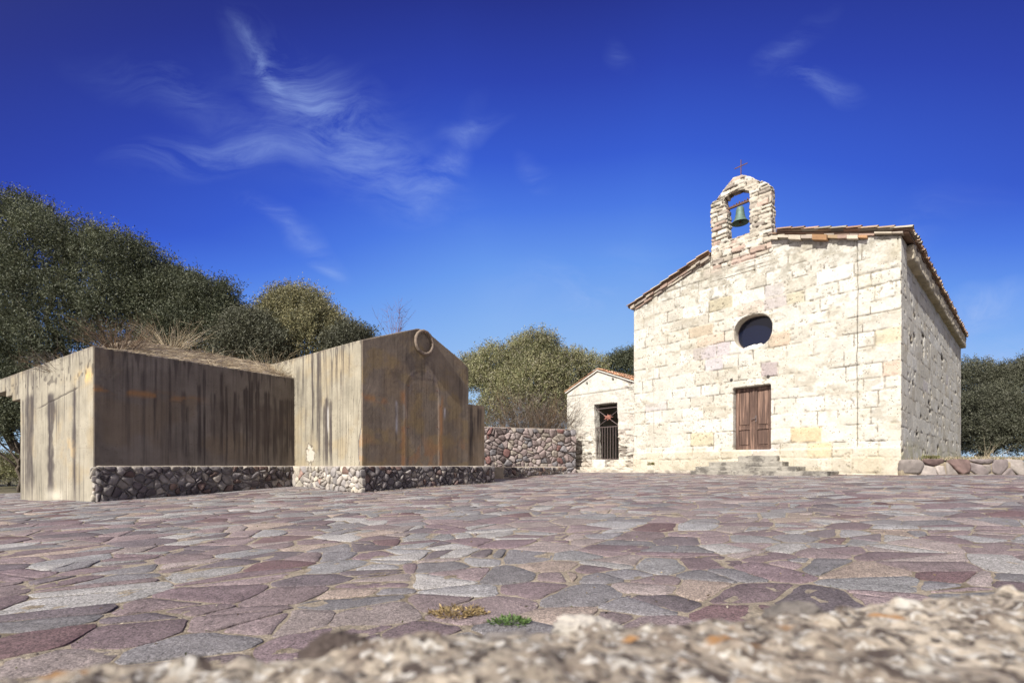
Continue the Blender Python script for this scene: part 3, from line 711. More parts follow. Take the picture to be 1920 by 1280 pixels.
# ---- ring hanging by the peak
uR_, zR_ = fr2.px(792, 643); bm = bmesh.new(); pts = []
c0 = Vector(fr2.pt(uR_, zR_, .075)); tU = Vector((*fr2.u, 0)); 
R0 = .275
for k in range(48):
    a = 2*PI*k/48; pts.append(c0+tU*(R0*math.cos(a))+Vector((0, 0, R0*1.03*math.sin(a))))
rings = tube(bm, pts+[pts[0]], [.043+.004*math.sin(k*2.1) for k in range(48)]+[.043], 8, cap=False)
ring = thing('ring', 'round grey-brown ring fixed flat high on the gabled concrete face', 'ring')
o = obj_bm('ring_band', bm, material('ring_grey', color=(.21,.165,.13), use_col=False, var=.4, vscale=12, fine=.4, bump=.6), ring, smooth=True)
bm = bmesh.new(); tube(bm, [fr2.pt(uR_, zR_+R0+.02, -.02), fr2.pt(uR_, zR_+R0+.02, .1), fr2.pt(uR_, zR_+R0-.045, .12)], .012, 6); obj_bm('hook', bm, M['rust'], ring)
rebase(ring, fr2.pt(uR_, zR_-R0, .075)); rebase(b1, (A1[0], A1[1], float(g(*A1)))); rebase(b2, (A2[0], A2[1], float(g(*A2))))
# ================================================================== the church
def fbox(bm, fr, u0, u1, z0, z1, d0, d1, bev=0):
    vs = [bm.verts.new(fr.pt(u, z, d)) for d in (d0, d1) for u, z in ((u0, z0), (u1, z0), (u1, z1), (u0, z1))]
    for f in ((0,1,2,3),(7,6,5,4),(0,4,5,1),(1,5,6,2),(2,6,7,3),(3,7,4,0)): bm.faces.new([vs[i] for i in f])
    return vs
class Ashlar:
    def __init__(s, u0, u1, z0, z1, seed, hmin=.34, hmax=.5, lmin=.45, lmax=1.1, pal=None):
        r = random.Random(seed); s.z = [z0]; s.seed = seed
        while s.z[-1] < z1: s.z.append(s.z[-1]+r.uniform(hmin, hmax))
        s.z = np.array(s.z); s.b = []; s.c = []; s.h = []
        for i in range(len(s.z)):
            b = [u0-r.uniform(0, lmax)]
            while b[-1] < u1: b.append(b[-1]+r.uniform(lmin, lmax))
            s.b.append(np.array(b)); s.c.append([np.array(r.choices([p[0] for p in pal], [p[1] for p in pal])[0])*r.uniform(.93, 1.06) for _ in b])
            s.h.append([r.uniform(-.010, .008) for _ in b])
    def paint(s, u, z, c):
        i = int(np.clip(np.searchsorted(s.z, z)-1, 0, len(s.b)-1)); j = int(np.clip(np.searchsorted(s.b[i], u)-1, 0, len(s.b[i])-2)); s.c[i][j] = np.array(c)
    def ev(s, u, z, jw=.014, depth=.03, erode=.5, ragged=.03):
        """height and colour on the face"""
        sd = s.seed
        uu = u+ragged*(fbm(u*4, z*4, 0, 3, sd)-.5); zz = z+ragged*1.3*(fbm(u*1.5, z*3, 5, 3, sd+1)-.5)
        i = np.clip(np.searchsorted(s.z, zz)-1, 0, len(s.z)-2)
        dz = np.minimum(zz-s.z[i], s.z[i+1]-zz); h = np.zeros_like(u); c = np.zeros((len(u), 3)); du = np.zeros_like(u)
        for k in np.unique(i):
            m_ = i == k; b = s.b[k]; j = np.clip(np.searchsorted(b, uu[m_])-1, 0, len(b)-2)
            du[m_] = np.minimum(uu[m_]-b[j], b[j+1]-uu[m_]); c[m_] = np.array(s.c[k])[j]; h[m_] = np.array(s.h[k])[j]
        dist = np.minimum(dz, du*1.15)
        op = sst(.42, .66, fbm(u*2.3, z*2.3, 9, 3, sd+4)*.55+.45*fbm(u*9, z*9, 9, 2, sd+5)); op = np.clip(op*erode*2, 0, 1)   # where the joint is open and dark
        jm = sst(jw*1.6, jw*.35, dist)
        mort = sst(jw*2.6, jw, dist)
        h = h*sst(0, .04, dist)-jm*depth*(.08+.92*op)
        pit = sst(.70, .79, fbm(u*13, z*15, 2, 3, sd+7))*sst(.42, .62, fbm(u*1.1, z*1.3, 7, 3, sd+8)); h = h-.022*pit
        chip = sst(.60, .72, fbm(u*5, z*7, 3, 4, sd+11))*sst(.07, .0, dist); h = h-.03*chip*erode*1.4
        h = h+.012*(fbm(u*7, z*9, 1, 4, sd+6)-.5)
        c = c*(1+.30*(fbm(u*4, z*5, 4, 4, sd+3)-.5)+.22*(fbm(u*22, z*26, 4, 3, sd+13)-.5))[:, None]
        c = mixc(c, (.54,.50,.42), mort*.6*(1-op)); c = mixc(c, (.10,.082,.065), np.clip(jm*op*1.0, 0, .9)); c = mixc(c, (.17,.145,.115), np.clip(pit*.75+chip*.35, 0, .8))
        return h, c
PALC = [((.51,.485,.425), 8), ((.53,.508,.45), 7), ((.485,.457,.392), 5), ((.54,.522,.475), 4), ((.455,.425,.36), 2), ((.46,.43,.41), .5), ((.50,.47,.40), 1.2)]
church = thing('church', 'small pale limestone church with bell gable, oval window and brown double door', 'church')
zgC = EYE-.5
lE, rE = frC.px(1188, 577), frC.px(1690, 441)
bL, bR = frC.px(1332, 482), frC.px(1448, 446)
A = Ashlar(0, LC, zgC-.1, 8.2, 5, .32, .46, .42, 1.0, PALC)
for px_, py_, c_ in [(1333,622,(.43,.36,.27)),(1335,642,(.47,.39,.31)),(1469,640,(.47,.38,.29)),(1437,686,(.36,.31,.30)),(1347,668,(.42,.38,.38)),(1322,665,(.42,.38,.38)),(1332,678,(.46,.43,.43)),(1437,550,(.44,.41,.39)),(1415,580,(.48,.42,.36)),(1420,545,(.62,.59,.53)),(1450,570,(.42,.38,.36)),(1660,690,(.50,.40,.32)),(1363,570,(.40,.36,.26)),(1330,505,(.40,.36,.30)),(1500,548,(.44,.40,.30)),(1545,520,(.60,.58,.53)),(1495,830,(.50,.41,.27)),(1530,828,(.50,.40,.26)),(1540,850,(.52,.43,.28)),(1310,835,(.50,.45,.32)),(1640,620,(.5,.45,.33))]:
    u_, z_ = frC.px(px_, py_); A.paint(u_, z_, c_)
seamR, seamL = frC.px(1607, 600)[0], frC.px(1226, 700)[0]
zPl = frC.px(1640, 838)[1]
def front_hc(u, z):
    h, c = A.ev(u, z)
    m_ = np.exp(-((u-seamR-.012*(fbm(z*2, 0*z, 3, 3, 71)-.5)*4)/.011)**2)*sst(zPl-.1, zPl+.1, z); c = mixc(c, (.08,.068,.055), m_*1.0); h = h-.03*m_
    m_ = np.exp(-((u-seamL-.05*(fbm(z*1.2, 0*z, 3, 3, 72)-.5))/.010)**2)*sst(.4, .55, fbm(z*2, 0*z, 3, 2, 73)); c = mixc(c, (.2,.17,.14), m_*.7)
    # soot and lichen: grey speckle high on the wall, under the rakes and beside the bell gable
    top = sst(5.2, 7.0, z+.5*(fbm(u*.9, z*.9, 0, 3, 74)-.5)); sp = sst(.46, .68, fbm(u*6, z*6, 0, 5, 75, .6))
    c = mixc(c, (.26,.24,.19), np.clip(top*sp*.8, 0, .75))
    sp = sst(.57, .72, fbm(u*2.2, z*3.4, 0, 5, 76, .6)); c = mixc(c, (.30,.265,.20), sp*.5)
    gl = sst(.60, .8, fbm(u*.7, z*.8, 3, 4, 77)); c = mixc(c, (.42,.385,.31), gl*.35)
    m_ = sst(seamR-.2, seamR+.3, u)*sst(.45, .7, fbm(u*2, z*1.1, 2, 4, 78)); c = mixc(c, (.40,.36,.25), m_*.35)
    # rising damp: warm sandy foot
    ft = sst(zPl+.15, zPl-.1, z+.2*(fbm(u*1.2, 0*u, 0, 3, 79)-.5)); c = mixc(c, (.46,.395,.28), ft*.45)
    ft = sst(zgC+.75, zgC+.35, z+.3*(fbm(u*3, z, 0, 3, 80)-.5)); c = mixc(c, (.26,.23,.17), ft*.5*sst(.4, .6, fbm(u*4, z*4, 0, 3, 81)))
    pl = sst(zPl+.012, zPl-.012, z+.02*(fbm(u*2, 0*u, 1, 2, 82)-.5)); h = h+.045*pl
    return h, c
A2_ = Ashlar(0, LS, EYE-.35, 7.5, 11, .36, .5, .5, 1.2, PALC)
zt_ = rE[1]-.02
sl = frS.px(1723, 655)
def side_hc(u, z):
    h, c = A2_.ev(u, z, .016, .014, .8, .06)
    hole = sst(.715, .745, fbm(u*2.4, z*3.6, 2, 3, 91)); h = h*.45-.04*hole; c = mixc(c, (.05,.038,.03), hole*.95)
    sp = sst(.56, .72, fbm(u*2, z*3.4, 0, 5, 92, .6)); c = mixc(c, (.33,.28,.20), sp*.5)
    ft = sst(EYE+.9, EYE+.3, z+.4*(fbm(u*2, z, 0, 3, 93)-.5)); c = mixc(c, (.34,.32,.16), ft*.45*sst(.4, .6, fbm(u*3, z*3, 0, 3, 94)))
    return h, c
dU0, dZ1 = frC.px(1374, 724)[0], frC.px(1443.5, 719.5)[1]
dU1 = frC.px(1445, 780)[0]; dZ0 = frC.px(1445, 842)[1]
oc = frC.px(1410.5, 621); orad_u = (frC.px(1446, 621)[0]-frC.px(1374, 621)[0])/2; orad_z = .525
ocirc = [(oc[0]+orad_u*math.copysign(abs(math.cos(t))**.86, math.cos(t)), oc[1]+orad_z*math.copysign(abs(math.sin(t))**.86, math.sin(t))) for t in [2*PI*k/40 for k in range(40)]]
door_hole = [(dU0, dZ0), (dU1, dZ0), (dU1, dZ1), (dU0, dZ1)]
outline = [(0, zgC-.2), (LC, zgC-.2), (LC, rE[1]), bR, (bR[0], 7.18), (bL[0]+.0, 7.05), bL, (0, lE[1])]
me = remesh(prism(frC, outline, 0, -.75, [ocirc, door_hole]), .027); V, N = get_vn(me); u, z, d = frC.loc(V)
h, c = front_hc(u, z); us_, zs_, _d = frS.loc(V)
h_s, c_s = side_hc(us_, zs_); sidev = (N@np.array([*frS.n, 0]) > .6) & (u > LC-.12); h = np.where(sidev, h_s, h); c[sidev] = c_s[sidev]; nf = N@np.array([*frC.n, 0])
wgt = np.maximum(sst(.2, .8, nf), sidev*1.0); hh = h*wgt + (1-wgt)*.02*(fbm(V[:, 0]*5, V[:, 1]*5, V[:, 2]*5, 4, 6)-.5)
batter = np.clip((7.0-z)/7.0, 0, 1)
me.vertices.foreach_set('co', (V+N*hh[:, None]).astype(np.float32).ravel()); me.update()
ins = (np.hypot((u-oc[0])/orad_u, (z-oc[1])/orad_z) < 1.08) & (d < -.02); c[ins] = c[ins]*.0+np.array((.55,.50,.41))*(1+.2*(fbm(u[ins]*5, z[ins]*5, d[ins]*5, 3)-.5))[:, None]
set_col(me, c); link_mesh('front_wall', me, M['ashlar'], church)
# side wall
me = remesh(prism(frS, [(.74, EYE-.4), (LS, EYE-.4), (LS, zt_), (.74, zt_)], -.02, -.7), .036); V, N = get_vn(me); u, z, d = frS.loc(V); h, c = side_hc(u, z)
wgt = sst(.2, .8, N@np.array([*frS.n, 0])); me.vertices.foreach_set('co', (V+N*(h*wgt)[:, None]).astype(np.float32).ravel()); me.update(); set_col(me, c); link_mesh('side_wall', me, M['ashlar'], church)
# projecting corner pier that ends the facade, and the eaves cornice
me = remesh(prism(frS, [(.76, EYE-.4), (1.05, EYE-.4), (1.05, zt_), (.76, zt_)], -.05, .0), .02)
bpy.data.meshes.remove(me)
me = remesh(prism(frS, [(.70, zt_-.42), (LS+.05, zt_-.42), (LS+.05, zt_-.003), (.70, zt_-.003)], -.1, .155), .03); V, N = get_vn(me)
u, z, d = frS.loc(V); c = np.tile((.40,.35,.27), (len(V), 1))*(1+1.2*(fbm(u*4, z*8, d*3, 5, 96, .6)-.5))[:, None]
me.vertices.foreach_set('co', (V+N*(.11*(fbm(u*3, z*7, d*6, 5, 97)-.5))[:, None]).astype(np.float32).ravel()); me.update(); set_col(me, c); link_mesh('cornice', me, M['rubble'], church)
# hidden left and back walls
bmL = bmesh.new(); frLw = Frame(*frC.pt(0, 0, -.75)[:2], *frS.u)
fbox(bmL, frLw, 0, LS-.75, EYE-.4, lE[1]-.02, 0.0, .65)
obj_bm('side_wall', bmL, bpy.data.materials['bleached_stone'], church)
frB = Frame(*(np.array(frC.pt(.65, 0)[:2])+frS.u*(LS-.7)), *(frC.u)); bmB = bmesh.new()
apex_u = 3.97; slL = (bL[1]-lE[1])/(bL[0]-lE[0]); apex_z = lE[1]+slL*apex_u+.05
for v_ in (0,):
    P_ = [(0, EYE-.4), (LC-1.4, EYE-.4), (LC-1.4, rE[1]-.05), (apex_u-.65, apex_z-.15), (0, lE[1]-.0)]
    a_ = [bmB.verts.new(frB.pt(u_, z_, 0)) for u_, z_ in P_]; b_ = [bmB.verts.new(frB.pt(u_, z_, -.65)) for u_, z_ in P_]
    bmB.faces.new(a_); bmB.faces.new(b_[::-1])
    for i in range(5): bmB.faces.new((a_[i], b_[i], b_[(i+1) % 5], a_[(i+1) % 5]))
obj_bm('back_wall', bmB, bpy.data.materials['bleached_stone'], church)
# ---- tiled roof
TC = [((.36,.22,.15), 4), ((.30,.20,.145), 3), ((.42,.31,.22), 4), ((.34,.30,.24), 3), ((.25,.17,.13), 2)]
def tile_roof(name, parent, ridge0, eave0, depth, length, pitch=.21, tl=.36, rad=.085, pal=TC, seed=2, skip=None):
    """ridge0, eave0: 3-D points at the front verge; depth: unit vector away from the viewer"""
    r = random.Random(seed); ridge0 = Vector(ridge0); eave0 = Vector(eave0); dv = Vector(depth); sv = eave0-ridge0; Ls = sv.length; sv /= Ls
    nv = sv.cross(dv); nv = nv if nv.z > 0 else -nv; nv.normalize(); bm = bmesh.new(); cl = bm.verts.layers.float_color.new('Col')
    ncol = int(length/pitch); nt = int(Ls/tl)+1
    for c_ in range(ncol):
        for kind in (0, 1):       # cover and pan tiles
            off = c_*pitch+(pitch/2 if kind else 0)
            for t in range(nt):
                s0 = Ls-(t+1)*tl-.06; s1 = Ls-t*tl+r.uniform(-.025, .025)+(.04 if t == 0 else 0)
                s0 = max(s0, -.05)
                if s1 <= s0+.05: continue
                if skip and off < .50 and skip((s0+s1)/2): continue
                kk = r.uniform(.7, 1.2); colr = [x*kk for x in r.choices([p[0] for p in pal], [p[1] for p in pal])[0]]
                jx = r.uniform(-.012, .012); lift = r.uniform(0, .012); n_ = 5; R_ = []
                for s_, rd, hz in ((s0, rad*.82, .0), (s1, rad*1.06, .028)):
                    for th in (0, .018):
                        row = []
                        for k in range(n_+1):
                            a = PI*k/n_; rr = rd-th
                            x = -math.cos(a)*rr; y = math.sin(a)*rr*.75
                            if kind: y = .06-y*1.0 
                            p = ridge0+sv*s_+dv*(off+x+jx)+nv*(y+hz+lift+(0 if kind else .045))
                            v = bm.verts.new(p); v[cl] = (*colr, 1); row.append(v)
                        R_.append(row)
                o0, i0, o1, i1 = R_
                for k in range(n_):
                    bm.faces.new((o0[k], o0[k+1], o1[k+1], o1[k])); bm.faces.new((i0[k], i1[k], i1[k+1], i0[k+1])); bm.faces.new((o1[k], o1[k+1], i1[k+1], i1[k])); bm.faces.new((o0[k+1], o0[k], i0[k], i0[k+1]))
                for k in (0, n_): bm.faces.new((o0[k], o1[k], i1[k], i0[k]))
    return obj_bm(name, bm, M['tile'], parent)
dvec = (*frS.u, 0)
rz = apex_z
def onC(u, z, d=0): return Vector(frC.pt(u, z, d))
# slabs under the tiles
bm = bmesh.new()
zR = lambda u_: (rz+(rE[1]-.055-rz)*(u_-apex_u)/(LC+.16-apex_u)) if u_ > apex_u else (rz+(lE[1]-.03-rz)*(apex_u-u_)/(apex_u+.10))
for (ua, ub, ds) in ((-.10, bL[0]-.01, .04), (bL[0]-.009, apex_u, -.37), (apex_u, bR[0]+.009, -.37), (bR[0]+.01, LC+.16, .04)):
    vs = []; za, zb = zR(ua), zR(ub)
    for dd in (.04, None):
        for (u_, z_) in ((ua, za), (ub, zb), (ub, zb+.05), (ua, za+.05)):
            p = np.array(frC.pt(u_, z_+.03, ds))
            if dd is None: p = np.array(frC.pt(u_, z_+.03, .04)); p[:2] += frS.u*(LS+.15)
            vs.append(bm.verts.new(tuple(p)))
    for f in ((0,1,2,3),(7,6,5,4),(0,4,5,1),(1,5,6,2),(2,6,7,3),(3,7,4,0)): bm.faces.new([vs[i] for i in f])
roof = obj_bm('roof', bm, material('roof_boards', color=(.20,.13,.09), use_col=False, var=.5, vscale=5), church)
tile_roof('roof_tiles', roof, onC(apex_u, rz+.08, .10), onC(-.14, lE[1]+.0, .10), dvec, LS+.2, seed=4, skip=lambda q: q < (apex_u-bL[0])*1.08)
tile_roof('roof_tiles', roof, onC(apex_u, rz+.08, .10), onC(LC+.17, rE[1]+.01, .10), dvec, LS+.2, seed=5, skip=lambda q: q < (bR[0]-apex_u)*1.08)
# row of broken flat stones and tile shards bedded along the front rakes
def rake_course(ua, za, ub, zb, th, dproj, seed, pal, lift=0.):
    r = random.Random(seed); bm = bmesh.new(); cl = bm.verts.layers.float_color.new('Col')
    L = math.hypot(ub-ua, zb-za); t = 0
    while t < L:
        w_ = r.uniform(.14, .42); t1 = min(t+w_, L); f0, f1 = t/L, t1/L
        h_ = th*r.uniform(.6, 1.25); dp = dproj*r.uniform(.5, 1.25); dn = r.uniform(-.012, .012)
        vs = []
        for d_ in (-.12, dp):
            for f, s_ in ((f0, 0), (f1, 0), (f1, 1), (f0, 1)):
                u_ = ua+(ub-ua)*f; z_ = za+(zb-za)*f-(0 if s_ else h_)+dn+lift
                vs.append(bm.verts.new(frC.pt(u_+(.004 if f == f0 else -.004), z_+r.uniform(-.01, .01), d_)))
        kk = r.uniform(.75, 1.15); c_ = [x*kk for x in r.choices([p[0] for p in pal], [p[1] for p in pal])[0]]
        for v in vs: v[cl] = (*c_, 1)
        for f in ((0,1,2,3),(7,6,5,4),(0,4,5,1),(1,5,6,2),(2,6,7,3),(3,7,4,0)): bm.faces.new([vs[i] for i in f])
        t = t1
    return obj_bm('rake_stones', bm, M['tile'], roof)
RP = [((.34,.29,.24), 4), ((.28,.20,.16), 3), ((.40,.35,.28), 3), ((.26,.21,.18), 2)]
rake_course(-.06, lE[1]+.03, bL[0], bL[1]+.03, .08, .13, 1, RP); rake_course(.1, lE[1]-.02, bL[0], bL[1]-.05, .06, .06, 2, RP)
RO = RP+[((.36,.21,.11), 3), ((.33,.24,.15), 3)]
rake_course(bR[0], bR[1]+.03, seamR+.25, frC.px(1625, 445)[1], .11, .17, 3, RO); rake_course(bR[0], bR[1]+.05, LC+.05, rE[1]+.04, .05, .12, 4, RP)
# ---- bell gable of rough rubble
Z6 = lambda pts: [frC.px(1280+x/5.818, 280+y/5.818) for x, y in pts]
go = Z6([(318,1010),(310,900),(300,700),(300,600),(385,515),(480,395),(550,305),(612,283),(700,290),(800,325),(885,345),(965,395),(970,700),(978,870),(985,1000)])
go = [(bL[0]-.02, 6.8)]+go+[(bR[0]+.02, 6.8)]
gh = Z6([(492,985),(728,908),(728,600),(728,520),(716,455),(655,438),(590,448),(530,472),(482,508),(448,560),(470,615),(484,700),(490,850)])
me = remesh(prism(frC, go, .012, -.34, [gh]), .022); V, N = get_vn(me); u, z, d = frC.loc(V)
RB = random.Random(2)
PALR = [((.50,.45,.37), 5), ((.42,.37,.30), 4), ((.56,.52,.45), 4), ((.36,.27,.22), 1.6), ((.44,.33,.27), 1.2), ((.30,.26,.22), 2)]
AR = Ashlar(-2, 12, 6.6, 10, 33, .07, .20, .14, .5, PALR); ARd = Ashlar(-2, 12, 6.6, 10, 34, .07, .20, .14, .4, PALR); ARd.z = AR.z; ARd.b = (ARd.b*3)[:len(AR.z)]; ARd.c = (ARd.c*3)[:len(AR.z)]; ARd.h = (ARd.h*3)[:len(AR.z)]
zt2 = z-.10*(u-bL[0])*0
h1, c1 = AR.ev(u, z, .016, .07, .75, .07); h2, c2 = ARd.ev(d*1.0+3, z, .016, .07, .75, .07)
k = sst(.4, .8, np.abs(N@np.array([*frC.n, 0])))
h = h1*k+h2*(1-k)+.07*(fbm(V[:, 0]*4, V[:, 1]*4, V[:, 2]*7, 4, 35)-.5); c = c1*k[:, None]+c2*(1-k)[:, None]
fade = sst(6.95, 7.25, z+.15*(vn(u*3, z*3, 0)-.5)); hw_, cw_ = front_hc(u, z); h = h*(.15+.85*fade); c = c*fade[:, None]+cw_*(1-fade)[:, None]; gp = sst(.5, .7, fbm(u*3, z*3, 0, 4, 36)); c = mixc(c, (.24,.22,.18), gp*.4)
sill = (z < 7.38)&(z > 7.15)&(u > bL[0]+.7)&(u < bR[0]-.45); c[sill] = np.array((.40,.31,.26))*(1+.3*(fbm(u[sill]*9, z[sill]*9, 0, 3)-.5))[:, None]
me.vertices.foreach_set('co', (V+N*h[:, None]).astype(np.float32).ravel()); me.update(); set_col(me, c); link_mesh('bell_gable', me, M['rubble'], church)
# iron cross
xu, xz = frC.px(1385.3, 331); xt = frC.px(1385.3, 296)[1]; bm = bmesh.new(); dd = -.16
fbox(bm, frC, xu-.011, xu+.011, xz-.15, xt, dd-.011, dd+.011)
za_ = frC.px(1385.3, 307.5)[1]; fbox(bm, frC, xu-.20, xu-.0112, za_-.012, za_+.012, dd-.010, dd+.010); fbox(bm, frC, xu+.0112, xu+.20, za_-.012, za_+.012, dd-.010, dd+.010)
obj_bm('cross', bm, M['rust'], church)
# ---- window glass and frame behind the reveal
bm = bmesh.new(); vs = [bm.verts.new(frC.pt(oc[0]+(u_-oc[0])*1.06, oc[1]+(z_-oc[1])*1.06, -.34)) for u_, z_ in ocirc]; bm.faces.new(vs)
r_ = bmesh.ops.extrude_face_region(bm, geom=bm.faces[:]); bmesh.ops.translate(bm, verts=[v for v in r_['geom'] if isinstance(v, bmesh.types.BMVert)], vec=(*(frC.n*-.02), 0))
win = obj_bm('window', bm, M['glass'], church)
bm = bmesh.new(); tube(bm, [frC.pt(oc[0]+(u_-oc[0])*1.0, oc[1]+(z_-oc[1])*1.0, -.335) for u_, z_ in ocirc+[ocirc[0]]], .022, 6, cap=False); obj_bm('frame', bm, M['iron'], win)
# rough lump of stone left on the window sill
su, sz = frC.px(1412, 647); bm = bmesh.new(); bmesh.ops.create_icosphere(bm, subdivisions=4, radius=1)
for v in bm.verts:
    p = v.co.copy(); n3 = 1+.5*(mnoise.noise(p*2.1)); v.co = Vector(frC.pt(su+p.x*.30*n3, sz-.06+p.z*.10*n3, -.16+p.y*.15))
obj_bm('sill_stone', bm, M['white'], win, True)
# ---- doors
dw = dU1-dU0; DR = -.20
def leaf(u0, u1, flip):
    bm = bmesh.new(); st_ = .085; z0, z1 = dZ0+.005, dZ1-.005; zm = z0+(z1-z0)*.335
    fbox(bm, frC, u0, u1, z0, z1, DR-.06, DR-.030)
    body = [(u0, u0+st_, z0, z1), (u1-st_, u1, z0, z1), (u0+st_, u1-st_, z0, z0+.12), (u0+st_, u1-st_, zm, zm+.09), (u0+st_, u1-st_, z1-.09, z1)]
    for a in body: fbox(bm, frC, *a, DR-.029, DR)
    d_ = obj_bm('door_leaf', bm, M['wood'], church)
    for (a, b) in ((z0+.12, zm), (zm+.09, z1-.09)):
        bm = bmesh.new(); i = .035; U0, U1 = u0+st_, u1-st_
        for q in ((U0, U1, a, a+.022), (U0, U1, b-.022, b), (U0, U0+.022, a+.0225, b-.0225), (U1-.022, U1, a+.0225, b-.0225)): fbox(bm, frC, *q, DR-.0285, DR+.008)
        q = fbox(bm, frC, U0+.05, U1-.05, a+.05, b-.05, DR-.0285, DR-.008)
        obj_bm('panel', bm, M['wood'], d_)
    return d_
mid = (dU0+dU1)/2
leaf(dU0+.01, mid-.004, 0); lf2 = leaf(mid+.004, dU1-.01, 1)
bm = bmesh.new(); fbox(bm, frC, mid-.028, mid+.028, dZ0+.01, dZ1-.01, DR+.001, DR+.022); obj_bm('cover_strip', bm, M['wood'], lf2)
bm = bmesh.new(); hz_ = dZ0+.98; fbox(bm, frC, mid+.035, mid+.085, hz_-.10, hz_+.10, DR+.001, DR+.008); tube(bm, [frC.pt(mid+.06, hz_, DR+.0), frC.pt(mid+.06, hz_, DR+.06), frC.pt(mid-.05, hz_-.01, DR+.07)], .012, 8)
obj_bm('handle', bm, M['iron'], lf2)
bm = bmesh.new(); fbox(bm, frC, dU0-.02, dU1+.02, dZ0-.3, dZ1+.02, -.60, -.55); obj_bm('dark_backing', bm, M['dark'], church)
# two dark sockets in the lintel: short pipe stubs
for x_, y_ in ((1371.5,712),(1440.5,705.5)):
    u_, z_ = frC.px(x_, y_); bm = bmesh.new(); rg = tube(bm, [frC.pt(u_, z_, -.06), frC.pt(u_, z_, .02)], .045, 12); obj_bm('socket', bm, M['dark'], church)
# ---- threshold and steps
def slab(name, fr, u0, u1, z0, z1, d0, d1, parent, mat, base, amp=.03, vox=.022, seed=1, stain=.6):
    me = remesh(prism(fr, [(u0, z0), (u1, z0), (u1, z1), (u0, z1)], d0, d1), vox); V, N = get_vn(me)
    h_ = amp*(fbm(V[:, 0]*3.5+seed, V[:, 1]*3.5, V[:, 2]*6, 4, seed)-.5)*1.6+.3*amp*(fbm(V[:, 0]*16, V[:, 1]*16, V[:, 2]*16, 3, seed)-.5)
    u, z, d = fr.loc(V); jn = np.abs(((u*1.0+vn(0*u, 0*u, seed)*2) % .83)-.41) < .012; h_ = h_-jn*.02
    me.vertices.foreach_set('co', (V+N*h_[:, None]).astype(np.float32).ravel()); me.update()
    c = np.tile(np.asarray(base, float), (len(V), 1))*(1+.5*(fbm(V[:, 0]*5, V[:, 1]*5, V[:, 2]*7, 4, seed+1)-.5))[:, None]
    c = mixc(c, (.11,.10,.09), stain*sst(.46, .64, fbm(V[:, 0]*4+3, V[:, 1]*4, V[:, 2]*5, 5, seed+2, .65)))
    set_col(me, c); return link_mesh(name, me, mat, parent)
q0, q1 = frC.px(1370, 848)[0], frC.px(1457, 848)[0]
slab('threshold', frC, q0, q1, dZ0-.14, dZ0-.004, -.3, .04, church, M['rubble'], (.62,.59,.53), .015, .02, 3, .1)
for k, (xa, xb, yt, d_) in enumerate([(1383,1456,854,.28),(1328,1467,865,.55),(1303,1493,874,.82),(1294,1552,882.5,1.08)]):
    ua, ub = frC.px(xa, 875, d_)[0], frC.px(xb, 875, d_)[0]; zt = frC.px((xa+xb)/2, yt, d_)[1]
    slab('step', frC, ua, ub, zt-.30, zt, .0, d_, church, M['rubble'], (.28,.26,.225), .04, .022, 5+k, .9)
kerb = thing('stone_kerb', 'low broken limestone kerb along the foot of the church front, left of its steps', 'kerb')
slab('kerb_stones', frC, -2.9, frC.px(1298, 882, .3)[0], EYE-.5, EYE-.155, .052, .34, kerb, M['rubble'], (.47,.42,.35), .06, .025, 21, .5)
rebase(kerb, frC.pt(1, EYE-.24, .2)); 
rebase(church, frC.pt(LC/2, EYE-.24, 0))
# ---- bell with its yoke
bd = -.17; bu, bz = frC.px(1387.6, 419.5, bd); bH = .50
bm = bmesh.new(); PR = [(.0,.50),(.055,.50),(.085,.485),(.10,.45),(.108,.38),(.118,.28),(.135,.18),(.165,.09),(.205,.035),(.232,.0),(.222,.0),(.19,.04),(.15,.1),(.12,.2),(.09,.4),(.0,.44)]
bzc = bz-.0; n_ = 28; rr = []
bc = Vector(frC.pt(bu, bz+.02, bd))
for r_, z_ in PR: rr.append([bm.verts.new(bc+Vector((r_*1.13*math.cos(2*PI*k/n_), r_*1.13*math.sin(2*PI*k/n_), z_*1.02))) for k in range(n_)])
for i in range(len(rr)-1):
    for k in range(n_): bm.faces.new((rr[i][k], rr[i][(k+1) % n_], rr[i+1][(k+1) % n_], rr[i+1][k]))
bmesh.ops.remove_doubles(bm, verts=bm.verts, dist=.0008)
bell = thing('bell', 'green bronze bell hanging in the arch of the church bell gable', 'bell')
obj_bm('bell_body', bm, M['bronze'], bell, True)
bm = bmesh.new()
for s_ in (-1, 1): tube(bm, [bc+Vector((*(frC.u*s_*.055), .50)), bc+Vector((*(frC.u*s_*.065), .56)), bc+Vector((*(frC.u*s_*.02), .61))], .014, 6)
obj_bm('crown_loop', bm, M['bronze'], bell)
yl, yr = frC.px(1367, 389, bd)[0]-.1, frC.px(1404, 376, bd)[0]+.1
bm = bmesh.new(); fbox(bm, frC, yl, yr, bc.z+.57, bc.z+.63, bd-.035, bd+.035)
for q in range(7): u_ = bu-.22+q*.085; tube(bm, [frC.pt(u_, bc.z+.62, bd-.03), frC.pt(u_+.03, bc.z+.66+.02*(q % 3), bd), frC.pt(u_+.05, bc.z+.63, bd+.04)], .018, 6)
obj_bm('yoke', bm, M['rust'], bell)
bm = bmesh.new(); tube(bm, [bc+Vector((0, 0, .42)), bc+Vector((0.01, 0, .02))], [.012, .02], 8); bmesh.ops.create_icosphere(bm, subdivisions=2, radius=.035, matrix=Matrix.Translation(bc+Vector((.01, 0, .02)))); obj_bm('clapper', bm, M['rust'], bell)
rebase(bell, tuple(bc))

